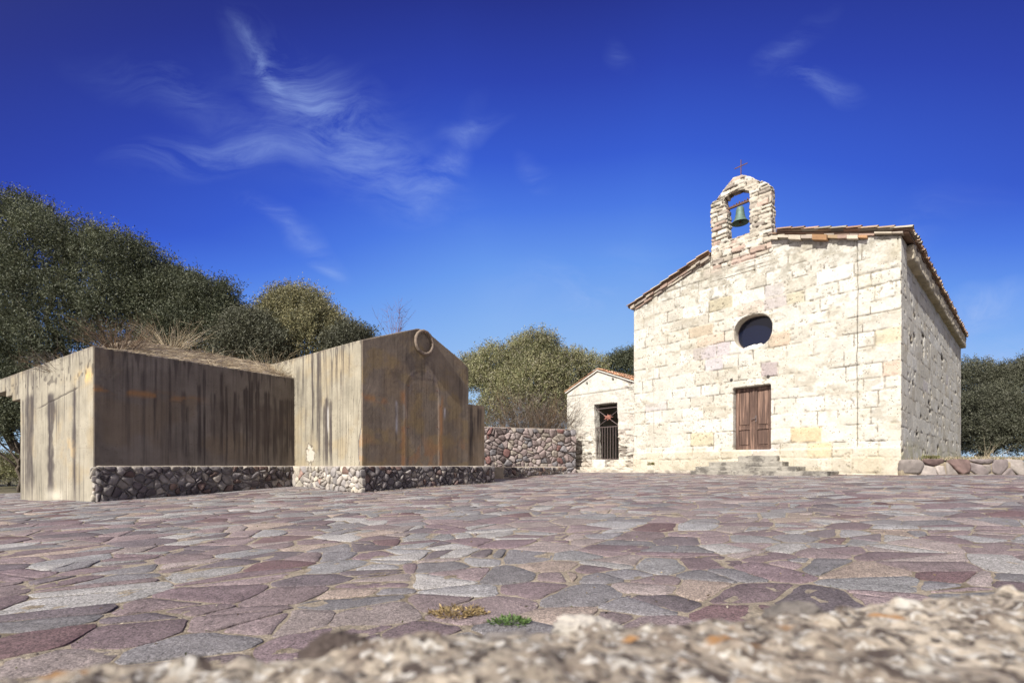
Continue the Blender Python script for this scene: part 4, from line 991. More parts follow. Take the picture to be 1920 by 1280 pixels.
# ================================================================== whitewashed annex
annex = thing('annex', 'tiny whitewashed rubble chapel with pediment, barred doorway and tiled roof, left of the church', 'building')
frA = Frame(*frC.pt(0, 0, -.12)[:2], *frC.u)
al, ap, ar = frA.px(1062.5, 738), frA.px(1121, 695.5), frA.px(1188.5, 722)
dA = [frA.px(1117, 861), frA.px(1160, 862), frA.px(1157, 754.5), frA.px(1113, 758.5)]
zl = (frA.px(1062, 743.5)[1]+frA.px(1186, 728.5)[1])/2
AA = Ashlar(-5, 2, EYE-.5, 6, 44, .16, .34, .25, .7, [((.52,.49,.42), 6), ((.47,.43,.37), 4), ((.43,.40,.36), 2), ((.38,.31,.26), .9)])
def annex_hc(u, z, d):
    hi, ci = AA.ev(u, z, .018, .035, .7, .10)
    rough = sst(EYE+1.9, EYE+.6, z+.9*(fbm(u*1.4, z*1.2, 0, 3, 101)-.5))*.8+.2*(z < zl)
    rough = np.maximum(rough, sst(-.75, -.2, u+.3*(fbm(u, z*2, 0, 3, 107)-.5))*.7)
    h = hi*rough*1.2+.10*(fbm(u*3.5, z*6, 0, 4, 102)-.5)*(.15+rough); c = mixc(ci, (.54,.515,.455), 1-rough*.85); c *= (1+.5*(fbm(u*3, z*4, 2, 5, 109, .6)-.5))[:, None]
    ck = sst(.57, .66, fbm(u*3.6, z*9, 0, 4, 103))*rough; h = h-.05*ck; c = mixc(c, (.15,.125,.105), ck*.85)
    sp = sst(.60, .72, fbm(u*11, z*12, 0, 4, 104)); c = mixc(c, (.33,.31,.28), sp*.45)
    pk_ = sst(.58, .70, fbm(u*2.0, z*3.0, 6, 3, 105))*rough; c = mixc(c, (.44,.36,.32), pk_*.5)
    g_ = np.exp(-((z-zl-.015)/.016)**2); c = mixc(c, (.07,.06,.05), g_*.85); h = h-.05*g_-.02*(z > zl)
    br = sst(EYE+.35, EYE+.0, z+.3*(fbm(u*3, z*2, 0, 3, 106)-.5)); c = mixc(c, (.46,.40,.32), br*.5)
    for x_, y_ in ((1099.5,719),(1148,711.5)):
        a_, b_ = frA.px(x_, y_); m_ = sst(.060, .045, np.hypot(u-a_, z-b_)); h = h-.09*m_; c = mixc(c, (.05,.05,.04), m_*.9)
    return h, c
me = remesh(prism(frA, [(al[0], EYE-.6), (.35, EYE-.6), (.35, ar[1]-.06), ap, (al[0], al[1])], 0, -.4, [dA]), .026); V, N = get_vn(me); u, z, d = frA.loc(V); h, c = annex_hc(u, z, d)
wgt = sst(.2, .8, N@np.array([*frA.n, 0])); me.vertices.foreach_set('co', (V+N*(h*wgt+(1-wgt)*.05*(fbm(V[:, 0]*6, V[:, 1]*6, V[:, 2]*6, 4, 7)-.5))[:, None]).astype(np.float32).ravel()); me.update(); set_col(me, c)
link_mesh('front_wall', me, M['rubble'], annex)
DA = 3.0; bm = bmesh.new()
frAl = Frame(*frA.pt(al[0]+.0, 0, -.401)[:2], *frS.u, flip=-1)
fbox(bm, frAl, 0, DA, EYE-.6, al[1]-.03, -.35, 0); obj_bm('side_wall', bm, M['white'], annex)
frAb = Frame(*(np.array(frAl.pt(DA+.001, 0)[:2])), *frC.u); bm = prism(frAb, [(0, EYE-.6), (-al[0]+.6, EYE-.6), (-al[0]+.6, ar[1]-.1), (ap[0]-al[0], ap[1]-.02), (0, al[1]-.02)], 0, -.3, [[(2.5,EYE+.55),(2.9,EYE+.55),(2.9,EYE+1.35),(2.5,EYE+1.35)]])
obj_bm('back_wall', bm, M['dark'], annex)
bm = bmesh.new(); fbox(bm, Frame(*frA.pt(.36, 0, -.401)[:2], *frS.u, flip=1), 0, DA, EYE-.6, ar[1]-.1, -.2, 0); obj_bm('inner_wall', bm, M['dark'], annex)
TA = [((.40,.22,.13), 5), ((.36,.21,.135), 3), ((.38,.22,.15), 2), ((.46,.34,.24), 1.5)]
bm = bmesh.new()
for (ua, za, ub, zb) in ((al[0]-.05, al[1]-.0, ap[0], ap[1]), (ap[0], ap[1], .30, ar[1]-.04)):
    vs = []
    for dd in (0, 1):
        for (u_, z_) in ((ua, za), (ub, zb), (ub, zb+.035), (ua, za+.035)):
            p = np.array(frA.pt(u_, z_+.012, .05)); p[:2] += frS.u*dd*(DA+.6); vs.append(bm.verts.new(tuple(p)))
    for f in ((0,1,2,3),(7,6,5,4),(0,4,5,1),(1,5,6,2),(2,6,7,3),(3,7,4,0)): bm.faces.new([vs[i] for i in f])
ar_roof = obj_bm('roof', bm, bpy.data.materials['bleached_stone'], annex)
tile_roof('roof_tiles', ar_roof, frA.pt(ap[0], ap[1]+.03, .0), frA.pt(al[0]-.05, al[1]+.03, .0), dvec, DA+.5, .16, .28, .055, TA, 8)
tile_roof('roof_tiles', ar_roof, frA.pt(ap[0], ap[1]+.03, .0), frA.pt(.28, ar[1]-.01, .0), dvec, DA+.5, .16, .28, .055, TA, 9)
# gate of iron bars
gd = -.10; gate = None
zTop, zBot = frA.px(1140, 800, gd)[1], frA.px(1150, 860, gd)[1]; u0g, u1g = frA.px(1119.5, 830, gd)[0], frA.px(1160, 830, gd)[0]
bm = bmesh.new(); zlt = frA.px(1135, 765, gd)[1]
fbox(bm, frA, u0g-.04, u1g+.06, zBot-.014, zBot+.014, gd-.012, gd+.012)
gate = obj_bm('gate', bm, M['iron'], annex)
for za in (zTop, zlt):
    bm = bmesh.new(); fbox(bm, frA, u0g-.04, u1g+.06, za-.014, za+.014, gd-.012, gd+.012); obj_bm('rail', bm, M['iron'], gate)
for k in range(9):
    u_ = u0g+(u1g-u0g)*k/8; bm = bmesh.new(); tube(bm, [frA.pt(u_, zBot-.03, gd+.0), frA.pt(u_, zTop+.02, gd+.0)], .0125, 6); obj_bm('bar', bm, M['iron'], gate)
cu, cz = frA.px(1141, 782, gd)
for (xa, ya, xb, yb) in ((1116,766,1159,797),(1159,768,1124,797)):
    a_ = frA.px(xa, ya, gd); b_ = frA.px(xb, yb, gd); bm = bmesh.new(); tube(bm, [frA.pt(*a_, gd-.02), frA.pt(*b_, gd-.02)], .014, 6); obj_bm('cross_bar', bm, M['iron'], gate)
bm = bmesh.new(); n_ = 14; ring_ = []
for k in range(n_):
    a = 2*PI*k/n_; R_ = (.17 if k % 2 == 0 else .085)*(1.25 if k in (0, 7, 6, 8) else .9); ring_.append((cu+R_*math.cos(a)*1.25, cz+R_*math.sin(a)*.9))
fv = [bm.verts.new(frA.pt(a, b, gd+.012)) for a, b in ring_]; bv = [bm.verts.new(frA.pt(a, b, gd-.004)) for a, b in ring_]; cf = bm.verts.new(frA.pt(cu, cz, gd+.05))
for k in range(n_): bm.faces.new((fv[k], fv[(k+1) % n_], cf)); bm.faces.new((bv[k], bv[(k+1) % n_], fv[(k+1) % n_], fv[k]))
bm.faces.new(bv); obj_bm('rosette', bm, material('red_rust', color=(.27,.12,.09), use_col=False, var=.5, vscale=15), gate)
slab('footing', frA, frA.px(1076, 885, .2)[0], .1, EYE-.5, EYE-.06, -.2, .16, annex, M['rubble'], (.50,.455,.38), .09, .025, 31, .35)
slab('door_sill', frA, frA.px(1112, 866, .1)[0], frA.px(1135, 866, .1)[0], EYE-.1, frA.px(1124, 862, .1)[1], -.2, .14, annex, M['rubble'], (.55,.53,.48), .04, .025, 32, .25)
rebase(annex, frA.pt(-1.6, EYE-.25, 0))

# ================================================================== garden wall of big rubble
def rubble_wall(root, fr, u0, u1, z0, zt, th, sx, sy, pal, seed, mort=(.36,.31,.25), dome=.06, gap=.012, part='wall', rnd=.2, flat=.8, extra=.4, ragged=0.):
    me = remesh(prism(fr, [(u0+.01, z0), (u1-.01, z0), (u1-.01, zt-.09*(ragged > 0)), (u0+.01, zt-.09*(ragged > 0))], 0, -th), .035); V, N = get_vn(me)
    me.vertices.foreach_set('co', (V+N*(.03*(fbm(V[:, 0]*7, V[:, 1]*7, V[:, 2]*7, 4, seed)-.5))[:, None]).astype(np.float32).ravel()); me.update()
    set_col(me, np.tile(mort, (len(V), 1))*(1+.8*(fbm(V[:, 0]*5, V[:, 1]*5, V[:, 2]*7, 4, seed+1)-.5))[:, None]); w_ = link_mesh(part, me, M['rubble'], root)
    S = Stones(); cobble_face(S, fr, u0, u1, z0, zt-.01, .0, sx, sy, pal, gap, dome, seed, extra, rnd, flat, ragged); S.build('wall_stones', M['stone'], w_); return w_
wl, wr = (912-CX)/F*18.3, (1079-CX)/F*19.75
frW = Frame(wl-.4, 18.2, (wr-wl+.4), 1.55)
LWl = math.hypot(wr-wl+.4, 1.55)
gw = thing('garden_wall', 'rubble stone garden wall between the gabled concrete block and the whitewashed annex', 'wall')
PW_ = [((.25,.20,.19), 4), ((.30,.255,.24), 4), ((.165,.155,.16), 3), ((.20,.11,.10), .7), ((.31,.27,.23), 2), ((.14,.11,.105), 2)]
rubble_wall(gw, frW, 0, LWl, EYE-.6, EYE+1.50, .45, .29, .21, PW_, 14, mort=(.25,.21,.18), dome=.09, gap=.008, extra=.6); rebase(gw, frW.pt(LWl/2, EYE-.4))
kw = thing('stone_plinth', 'low dark cobble plinth at the foot of the rubble garden wall', 'plinth')
k0, k1 = W3(944, 877, 16.2), W3(1062, 876, 18.6)
frK = Frame(k0.x, k0.y, k1.x-k0.x, k1.y-k0.y)
rubble_wall(kw, frK, 0, math.hypot(k1.x-k0.x, k1.y-k0.y), EYE-.7, EYE-.03, .5, .17, .14, PALB, 15, dome=.06); rebase(kw, frK.pt(1.2, EYE-.4))
# ================================================================== terrace on the right
def terr_z(y): return EYE+.13+.24*np.clip((y-12.2)/10, 0, 1.4)
xs = np.linspace(9.2, 45, 80); ys = np.linspace(12.15, 50, 80); X_, Y_ = np.meshgrid(xs, ys)
Z = terr_z(Y_)+.10*(fbm(X_*1.2, Y_*1.2, 0, 4, 3)-.5); V = np.stack([X_.ravel(), Y_.ravel(), Z.ravel()], 1)
i, j = np.meshgrid(np.arange(79), np.arange(79)); a = (j*80+i).ravel(); q = np.stack([a, a+1, a+81, a+80], 1); cen = V[q].mean(1)
keep = (((cen[:, 0]-CR[0])*frS.n[0]+(cen[:, 1]-CR[1])*frS.n[1]) > -.5) & (cen[:, 0] > 9.95)
tag(mesh_np('terrace', V, q[keep], M['ground'], smooth=True), kind='structure')
rw = thing('retaining_wall', 'low drystone retaining wall of mixed purple and white stones, right of the church corner', 'wall')
frR = Frame(9.80, 12.10, 12, -.12)
PR_ = [((.16,.11,.10), .5), ((.30,.265,.24), 5), ((.19,.16,.155), 3), ((.46,.43,.36), 1.2), ((.20,.175,.16), 3)]
rubble_wall(rw, frR, 0, 12, EYE-.6, EYE+.19, .40, .62, .21, PR_, 19, mort=(.27,.225,.16), dome=.075, gap=.008, ragged=.25); rebase(rw, frR.pt(6, EYE-.25))
# ================================================================== vegetation
def rdir(n, r):
    v = r.normal(size=(n, 3)); return v/np.linalg.norm(v, axis=1)[:, None]
def leaf_quads(P_, Dd, L, Wd, r):
    """diamond leaves: base points, directions, lengths, widths"""
    n = len(P_); side = np.cross(Dd, rdir(n, r)); side /= np.linalg.norm(side, axis=1)[:, None]+1e-9
    a = P_; b = P_+Dd*(L*.45)[:, None]+side*(Wd*.5)[:, None]; c = P_+Dd*L[:, None]; d = P_+Dd*(L*.45)[:, None]-side*(Wd*.5)[:, None]
    V = np.stack([a, b, c, d], 1).reshape(-1, 3); return V, np.arange(4*n).reshape(-1, 4)
def crown(name, parent, blobs, ntw, pal, seed, leafL=.085, leafW=.028, per=11, twL=.42, up=.35, hollow=.5):
    """leafy shoots through the volume of overlapping, noise-broken lobes"""
    r = np.random.default_rng(seed); B = np.array(blobs, float)      # x y z rx ry rz
    wgt = (B[:, 3]*B[:, 5]+B[:, 4]*B[:, 5]); wgt /= wgt.sum()
    bi = r.choice(len(B), ntw, p=wgt); d = rdir(ntw, r); d[:, 2] = np.where(d[:, 2] < -.55, -d[:, 2], d[:, 2])
    lump = fbm(d[:, 0]*2.6+bi*7.3, d[:, 1]*2.6, d[:, 2]*2.6, 3, seed)
    lump2 = fbm(d[:, 0]*7+bi*3.3, d[:, 1]*7, d[:, 2]*7, 2, seed+4)
    rad = (1-hollow*r.random(ntw)**2.2)*(.655+.42*lump+.30*(lump2-.3))
    base = B[bi, :3]+d*B[bi, 3:]*rad[:, None]
    # leave ragged holes
    hole = fbm(base[:, 0]*.9, base[:, 1]*.9, base[:, 2]*.9, 3, seed+9) > .36
    base, d, bi, rad = base[hole], d[hole], bi[hole], rad[hole]; n = len(base)
    tw = d*.65+rdir(n, r)*.55; tw[:, 2] += up; tw /= np.linalg.norm(tw, axis=1)[:, None]
    tl = twL*(.5+r.random(n)); t = np.linspace(.1, 1, per)
    P_ = (base[:, None, :]+tw[:, None, :]*(tl[:, None]*t[None, :])[:, :, None]).reshape(-1, 3)+r.normal(size=(n*per, 3))*.035
    Dd = np.repeat(tw, per, 0)*.55+rdir(n*per, r); Dd /= np.linalg.norm(Dd, axis=1)[:, None]
    L = leafL*(.6+.8*r.random(n*per)); V, F_ = leaf_quads(P_, Dd, L, leafW*(.7+.6*r.random(n*per)), r)
    pc = np.array(pal)[r.integers(0, len(pal), n)]
    kk = (.65+.7*fbm(base[:, 0]*.8, base[:, 1]*.8, base[:, 2]*.8, 3, seed+3))*(.85+.3*r.random(n))
    cc = np.repeat(pc*kk[:, None], per, 0)*(.75+.5*r.random((n*per, 1))); cc = np.repeat(cc, 4, 0)
    return mesh_np(name, V, F_, M['leaf'], parent, cc)
def limb(bm, p0, p1, r0, r1, r, bend=.12, n=6):
    p0, p1 = Vector(p0), Vector(p1); L = (p1-p0).length; pts = []
    for i in range(n+1):
        t = i/n; q = p0.lerp(p1, t)
        if 0 < i < n: q += Vector((r.uniform(-1, 1), r.uniform(-1, 1), r.uniform(-.5, .5)))*bend*L*.5
        pts.append(q)
    tube(bm, pts, [r0+(r1-r0)*i/n for i in range(n+1)], 7)
def tree(label, name, x, y, blobs, ntw, pal, seed, trunk=.2, group=None, cat='tree', z0=None, **kw):
    z0 = float(g(x, y))-.1 if z0 is None else z0
    t = thing(name, label, cat, (0, 0, 0), group); r = random.Random(seed)
    c = crown('crown', t, blobs, ntw, pal, seed, **kw)
    bm = bmesh.new(); B = sorted(blobs, key=lambda b: -b[5])[:9]; fork = Vector((x, y, z0+.9))
    limb(bm, (x, y, z0), fork, trunk, trunk*.85, r, .15)
    for b in B: limb(bm, fork-Vector((0, 0, .1)), (b[0], b[1], b[2]+b[5]*.2), trunk*.55, trunk*.12, r, .16)
    obj_bm('trunk', bm, M['bark'], t, True); rebase(t, (x, y, z0)); return t
def Bp(px, py, Z, rp, k=1., ky=1.):
    p = W3(px, py, Z); q = rp/F*Z; return (p.x, p.y, p.z, q, q*ky, q*k)
GD = [(.080,.092,.052), (.098,.110,.064), (.056,.066,.038), (.135,.146,.096), (.100,.106,.056)]      # dark olive green
GY = [(.26,.24,.12), (.24,.22,.12), (.150,.145,.070), (.220,.195,.105), (.105,.105,.055), (.16,.16,.11)]         # yellowing
GB = [(.260,.255,.125), (.21,.215,.105), (.31,.29,.165), (.16,.17,.085), (.27,.25,.18)]        # bright
GS = [(.070,.074,.046), (.095,.098,.064), (.125,.126,.090)]                                         # grey green
tree('tallest dark green tree with a broad crown behind the low block, at the left edge', 'olive_tree', -16.6, 17.6,
     [Bp(30,484,17.5,95), Bp(-70,534,18,120), Bp(120,504,17,92), Bp(205,539,17,95), Bp(60,604,16.8,85), Bp(150,634,16.2,80), Bp(235,614,16.5,80), Bp(-60,650,18,80), Bp(-150,464,19,120), Bp(-140,634,19,120), Bp(40,424,18,50), Bp(275,534,17.4,62), Bp(20,690,17,50), Bp(-40,740,17.5,55), Bp(15,775,17,42), Bp(70,690,16.5,40), Bp(-10,634,17,60), Bp(-80,800,17.5,60), Bp(30,740,16.6,45), Bp(0,660,16.4,50), Bp(60,650,16.2,45)],
     50000, GD, 1, .32)
tree('round dark tree between the tallest tree and the yellowish tree, behind the low block', 'olive_tree', -10.6, 17.2,
     [Bp(330,588,17.4,75), Bp(400,598,17,66), Bp(420,648,16.6,58), Bp(340,658,16.4,70), Bp(300,568,18,62), Bp(446,618,17.2,36)], 15000, GD, 2, .22)
tree('yellowish green bushy tree rising behind the side wall of the gabled concrete block', 'olive_tree', -8.2, 18.2,
     [Bp(560,615,17.8,64), Bp(520,629,17.4,52), Bp(605,639,17.6,52), Bp(575,660,17,60), Bp(630,650,17.6,42), Bp(500,660,17,50), Bp(540,587,18,34)], 15000, GY, 3, .18, leafL=.08)
tree('low grey-green bush in the gap between the dark tree and the yellowish tree', 'bush', -9.0, 16.0,
     [Bp(470,640,16.0,42), Bp(500,665,15.8,40), Bp(445,660,15.8,36)], 5000, GS, 4, .07, cat='bush')
tree('dark leafy bush seen past the left end of the low block, over the hedge', 'bush', -16.2, 15.8,
     [Bp(8,785,15.8,36), Bp(45,800,15.8,34), Bp(-40,790,15.8,44), Bp(20,740,16,38), Bp(-90,770,16,50)], 7000, GD, 14, .07, cat='bush')
tree('small grey-green bush peeking over the side wall just left of the gable corner', 'bush', -5.2, 16.8,
     [Bp(655,650,16.6,28), Bp(680,650,16.6,20), Bp(640,665,16.2,28)], 2400, GS, 5, .05, cat='bush')
tree('bright green tree rising above the rubble garden wall', 'olive_tree', .9, 26,
     [Bp(1000,690,26,58), Bp(930,712,26,55), Bp(1060,712,26,50), Bp(1000,745,25,75), Bp(900,740,26,45), Bp(1090,750,26,42), Bp(960,770,25,60), Bp(1045,770,25,50), Bp(1110,700,27,26), Bp(880,700,27,24)], 24000, GB, 6, .25, leafL=.10, leafW=.036, twL=.5)
tree('dark evergreen tree peeking out between the annex roof and the church corner', 'olive_tree', 6.2, 28,
     [Bp(1165,705,28,42), Bp(1200,690,28,36), Bp(1180,760,28,48), Bp(1140,720,28,22), Bp(1250,720,28,60)], 8000, GD, 7, .2, leafL=.10, leafW=.036)
tree('dark grey-green tree behind the church at the right edge, the nearer one', 'olive_tree', 26.5, 27,
     [Bp(1900,740,27,60), Bp(1960,740,27,75), Bp(1870,790,26,65), Bp(1930,810,25.5,60), Bp(2040,760,27,90), Bp(1900,830,25,45), Bp(2000,830,26,50)], 20000, GS, 8, .28, z0=float(terr_z(27))-.1, leafL=.10, leafW=.034)
tree('dark grey-green tree seen just past the far corner of the church side wall', 'olive_tree', 24.5, 29,
     [Bp(1830,735,28,55), Bp(1800,800,28,60), Bp(1850,830,27,45), Bp(1780,760,30,60), Bp(1760,820,30,55)], 14000, GS, 9, .25, z0=float(terr_z(29))-.1, leafL=.10, leafW=.034)
tree('clipped dark green hedge on the ground beyond the left end of the low block', 'hedge', -22, 21,
     [Bp(-60,885,21,30,.9), Bp(-20,885,21,28,.9), Bp(15,885,21,26,.9), Bp(50,885,21,26,.9), Bp(85,885,21,26,.9), Bp(-110,885,21,30,.9)], 7000, GB, 10, .05, cat='hedge', leafL=.07)

def twiggy(name, label, cat, cx, cy, z0, n, h, spread, colr, seed, sub=3, thick=.010, droop=.0, group=None, hollow=False, mat='dry', fine=1.):
    """many thin bent stems with side twigs, each stem a tapering strip pair"""
    r = np.random.default_rng(seed); V = []; F_ = []; Cc = []; k = 0
    def strand(p, d, L, w_, c, seg=5, dr=0.):
        nonlocal k
        d = d/np.linalg.norm(d); side = np.cross(d, r.normal(size=3)); side /= np.linalg.norm(side); s2 = np.cross(d, side); pts = []
        q = p.copy(); dd = d.copy()
        for i in range(seg+1):
            pts.append(q.copy()); dd = dd+r.normal(size=3)*.10*fine; dd[2] -= dr; dd /= np.linalg.norm(dd); q = q+dd*L/seg
        for i, q in enumerate(pts):
            ww = w_*(1-i/(seg+.6))
            V.extend([q+side*ww, q-side*ww*.5+s2*ww*.87, q-side*ww*.5-s2*ww*.87]); Cc.extend([c]*3)
            if i:
                a = k+3*i
                for e in range(3): F_.append((a-3+e, a-3+(e+1) % 3, a+(e+1) % 3, a+e))
        k += 3*(seg+1); return pts
    for _ in range(n):
        az = r.random()*2*PI; rr = math.sqrt(r.random())
        p = np.array([cx+math.cos(az)*rr*spread*.25, cy+math.sin(az)*rr*spread*.25, z0-.03])
        d = np.array([math.cos(az)*rr*spread, math.sin(az)*rr*spread, h*(.5+.7*r.random())]); L = np.linalg.norm(d)
        c = np.array(colr[r.integers(len(colr))])*(.7+.6*r.random())
        pts = strand(p, d, L, thick, c, 6, droop)
        for _s in range(sub):
            i = r.integers(2, 6); dd = d/L+r.normal(size=3)*.6
            strand(pts[i], dd, L*r.uniform(.15, .4), thick*.55, c, 3, droop)
    t = mesh_np(name, np.array(V), np.array(F_), M[mat], None, np.array(Cc))
    t['label'] = label; t['category'] = cat
    if group: t['group'] = group
    P0 = Vector((cx, cy, z0)); me = t.data; me.transform(Matrix.Translation(-P0)); t.location = P0
    return t
STR = [(.50,.41,.27), (.44,.36,.25), (.36,.31,.25), (.56,.48,.34)]
BRN = [(.17,.115,.075), (.13,.09,.065), (.22,.15,.095), (.10,.08,.065)]
GRY = [(.17,.145,.125), (.13,.115,.10), (.22,.19,.165)]
def onroof(u, v): x, y, z = mound(u, v); return float(x), float(y), float(z)
x, y, z = onroof(.7, 1.0); twiggy('dry_bush', 'brown dead bushy clump on the roof of the low block, just above its near corner', 'dry bush', x, y, z-.05, 170, .62, .75, BRN, 1, 5, .0045)
x, y, z = onroof(.25, 2.4); twiggy('dry_bush', 'greyish dead stems leaning over the roof edge at the left end of the low block', 'dry bush', x, y, z-.35, 110, .5, .9, GRY+BRN, 2, 4, .0045, .03)
x, y, z = onroof(2.0, 1.7); twiggy('dry_grass_tuft', 'straw-coloured tall grass tuft in the middle of the low block roof', 'grass tuft', x, y, z-.05, 120, .75, .8, STR, 3, 1, .0055, .07)
x, y, z = onroof(4.05, .9); twiggy('dry_grass_tuft', 'straw-coloured spiky grass tuft against the side wall of the gabled block', 'grass tuft', x, y, z-.25, 110, .75, .75, STR, 4, 1, .0055, .06)
x, y, z = onroof(2.9, 2.2); twiggy('dry_grass_tuft', 'short grey-tan grass tuft on the low block roof, in front of the round dark tree', 'grass tuft', x, y, z-.05, 90, .45, .8, STR+GRY, 5, 1, .005, .08)
p = W3(738, 620, 12.6); twiggy('bare_shrub', 'leafless purplish twig shrub standing behind the left slope of the gable', 'shrub', p.x, p.y, p.z-.25, 14, 1.0, .45, [(.20,.10,.10), (.15,.08,.08)], 6, 7, .0065)
p = W3(985, 873, 21.5); twiggy('dead_shrub', 'large leafless grey-brown shrub behind the rubble garden wall', 'shrub', p.x+.3, p.y, EYE-.2, 480, 3.1, 2.1, GRY+BRN, 7, 9, .012, .02, fine=1.3)
p = W3(905, 873, 22.5); twiggy('dead_shrub', 'small leafless shrub by the wing wall of the gabled block', 'shrub', p.x-.1, p.y, EYE-.2, 160, 2.1, 1.2, GRY, 8, 8, .011, .02, fine=1.3)
# fallen dry straw over the roof mound
r = np.random.default_rng(5); n = 16000; u_ = r.random(n)*(L1+.1)*.99+.05; v_ = r.random(n)**1.3*4.2+.03; x, y, z = mound(u_, v_)
P_ = np.stack([x, y, z-.02+r.random(n)*.05*sst(0,.4,v_)], 1); Dd = np.stack([fr1.u[0]*1.+r.normal(size=n)*.5, fr1.u[1]*1.+r.normal(size=n)*.5, r.random(n)*.28-.08], 1); Dd /= np.linalg.norm(Dd, axis=1)[:, None]
V, F_ = leaf_quads(P_, Dd, .10+.20*r.random(n), .006+.006*r.random(n), r); c = np.array(STR+[(.2,.16,.13),(.26,.2,.17)])[r.integers(0, 6, n)]*(.6+.7*r.random((n, 1)))
straw = mesh_np('dry_straw', V, F_, M['dry'], None, np.repeat(c, 4, 0)); tag(straw, 'flattened dry straw covering the roof of the low block', 'straw', kind='stuff')
# fringe of straw hanging at the junction with the gabled block
x, y, z = onroof(3.95, .25); twiggy('dry_grass_tuft', 'tangled straw drooping at the joint of the low roof and the tall side wall', 'grass tuft', x, y, z+.05, 90, .22, .5, STR+BRN, 9, 2, .0045, .14)
# weeds
def weed(name, label, px, py, Z, n, L, colr, seed, spread, up=.5):
    r = np.random.default_rng(seed); p = W3(px, py, Z); z0 = float(g(p.x, p.y)) if Z < 5 else p.z
    m_ = 14; ph = r.random(m_)*2*PI; V = []
    a = r.random(n)*2*PI; rr = np.sqrt(r.random(n))*spread; arm = .45+.75*vn(np.cos(a)*2.2+seed*5, np.sin(a)*2.2, 0, seed); rr = rr*arm; P_ = np.stack([p.x+np.cos(a)*rr*1.9, p.y+np.sin(a)*rr*1.2, z0+.002+r.random(n)*L*up], 1)
    Dd = np.stack([np.cos(a)+r.normal(size=n)*.6, np.sin(a)+r.normal(size=n)*.6, r.random(n)*up*2], 1); Dd /= np.linalg.norm(Dd, axis=1)[:, None]
    V, F_ = leaf_quads(P_, Dd, L*(.5+r.random(n)), L*.28*(.6+r.random(n)), r); c = np.array(colr)[r.integers(0, len(colr), n)]*(.6+.8*r.random((n, 1)))
    o = mesh_np(name, V, F_, M['leaf'], None, np.repeat(c, 4, 0)); o['label'] = label; o['category'] = 'weed'
    P0 = Vector((p.x, p.y, z0)); o.data.transform(Matrix.Translation(-P0)); o.location = P0
weed('weed', 'flat patch of dried tan weed in a paving joint near the front ledge', 862, 1143, 2.42, 700, .022, [(.36,.27,.13),(.28,.20,.10),(.20,.15,.07)], 1, .085)
weed('weed', 'small bright green weed in a paving joint behind the ledge', 960, 1158, 2.28, 420, .020, [(.08,.14,.04),(.11,.17,.05),(.06,.10,.03)], 2, .055)
weed('weed', 'little yellow-green weed growing at the foot of the church front', 1222, 872, 16.6, 160, .06, [(.16,.17,.05),(.24,.20,.08)], 3, .07, 1.2)
weed('weed', 'green weed on the retaining wall top, at the foot of the church side wall', 1745, 860, 12.6, 260, .06, [(.16,.16,.06),(.22,.19,.09)], 4, .10, 1)
for k, (px_, py_, Z_) in enumerate([(1843, 858, 12.4), (1868, 858, 12.6)]):
    p = W3(px_, py_, Z_); twiggy('tall_weed', ['tall thin dry weed stalk on the right terrace, the left one of two', 'tall thin dry weed stalk on the right terrace, the right one of two'][k], 'weed', p.x, p.y, p.z-.05, 9, .55-.15*k, .35, STR, 20+k, 2, .004)
# scattered dry grass on the terrace
r = np.random.default_rng(8); n = 9000; x = 10+r.random(n)*14; y = 12.2+r.random(n)**1.5*9; ok = ((x-CR[0])*frS.n[0]+(y-CR[1])*frS.n[1]) > .03; x, y = x[ok], y[ok]; n = len(x)
P_ = np.stack([x, y, terr_z(y)-.02], 1); Dd = np.stack([r.normal(size=n)*.5, r.normal(size=n)*.5, .5+r.random(n)], 1); Dd /= np.linalg.norm(Dd, axis=1)[:, None]
V, F_ = leaf_quads(P_, Dd, .05+.13*r.random(n), .008+.006*r.random(n), r); c = np.array(STR+[(.12,.13,.05)])[r.integers(0, 5, n)]*(.5+.7*r.random((n, 1)))
tag(mesh_np('terrace_grass', V, F_, M['dry'], None, np.repeat(c, 4, 0)), 'thin dry grass on the terrace beside the church', 'grass', kind='stuff')

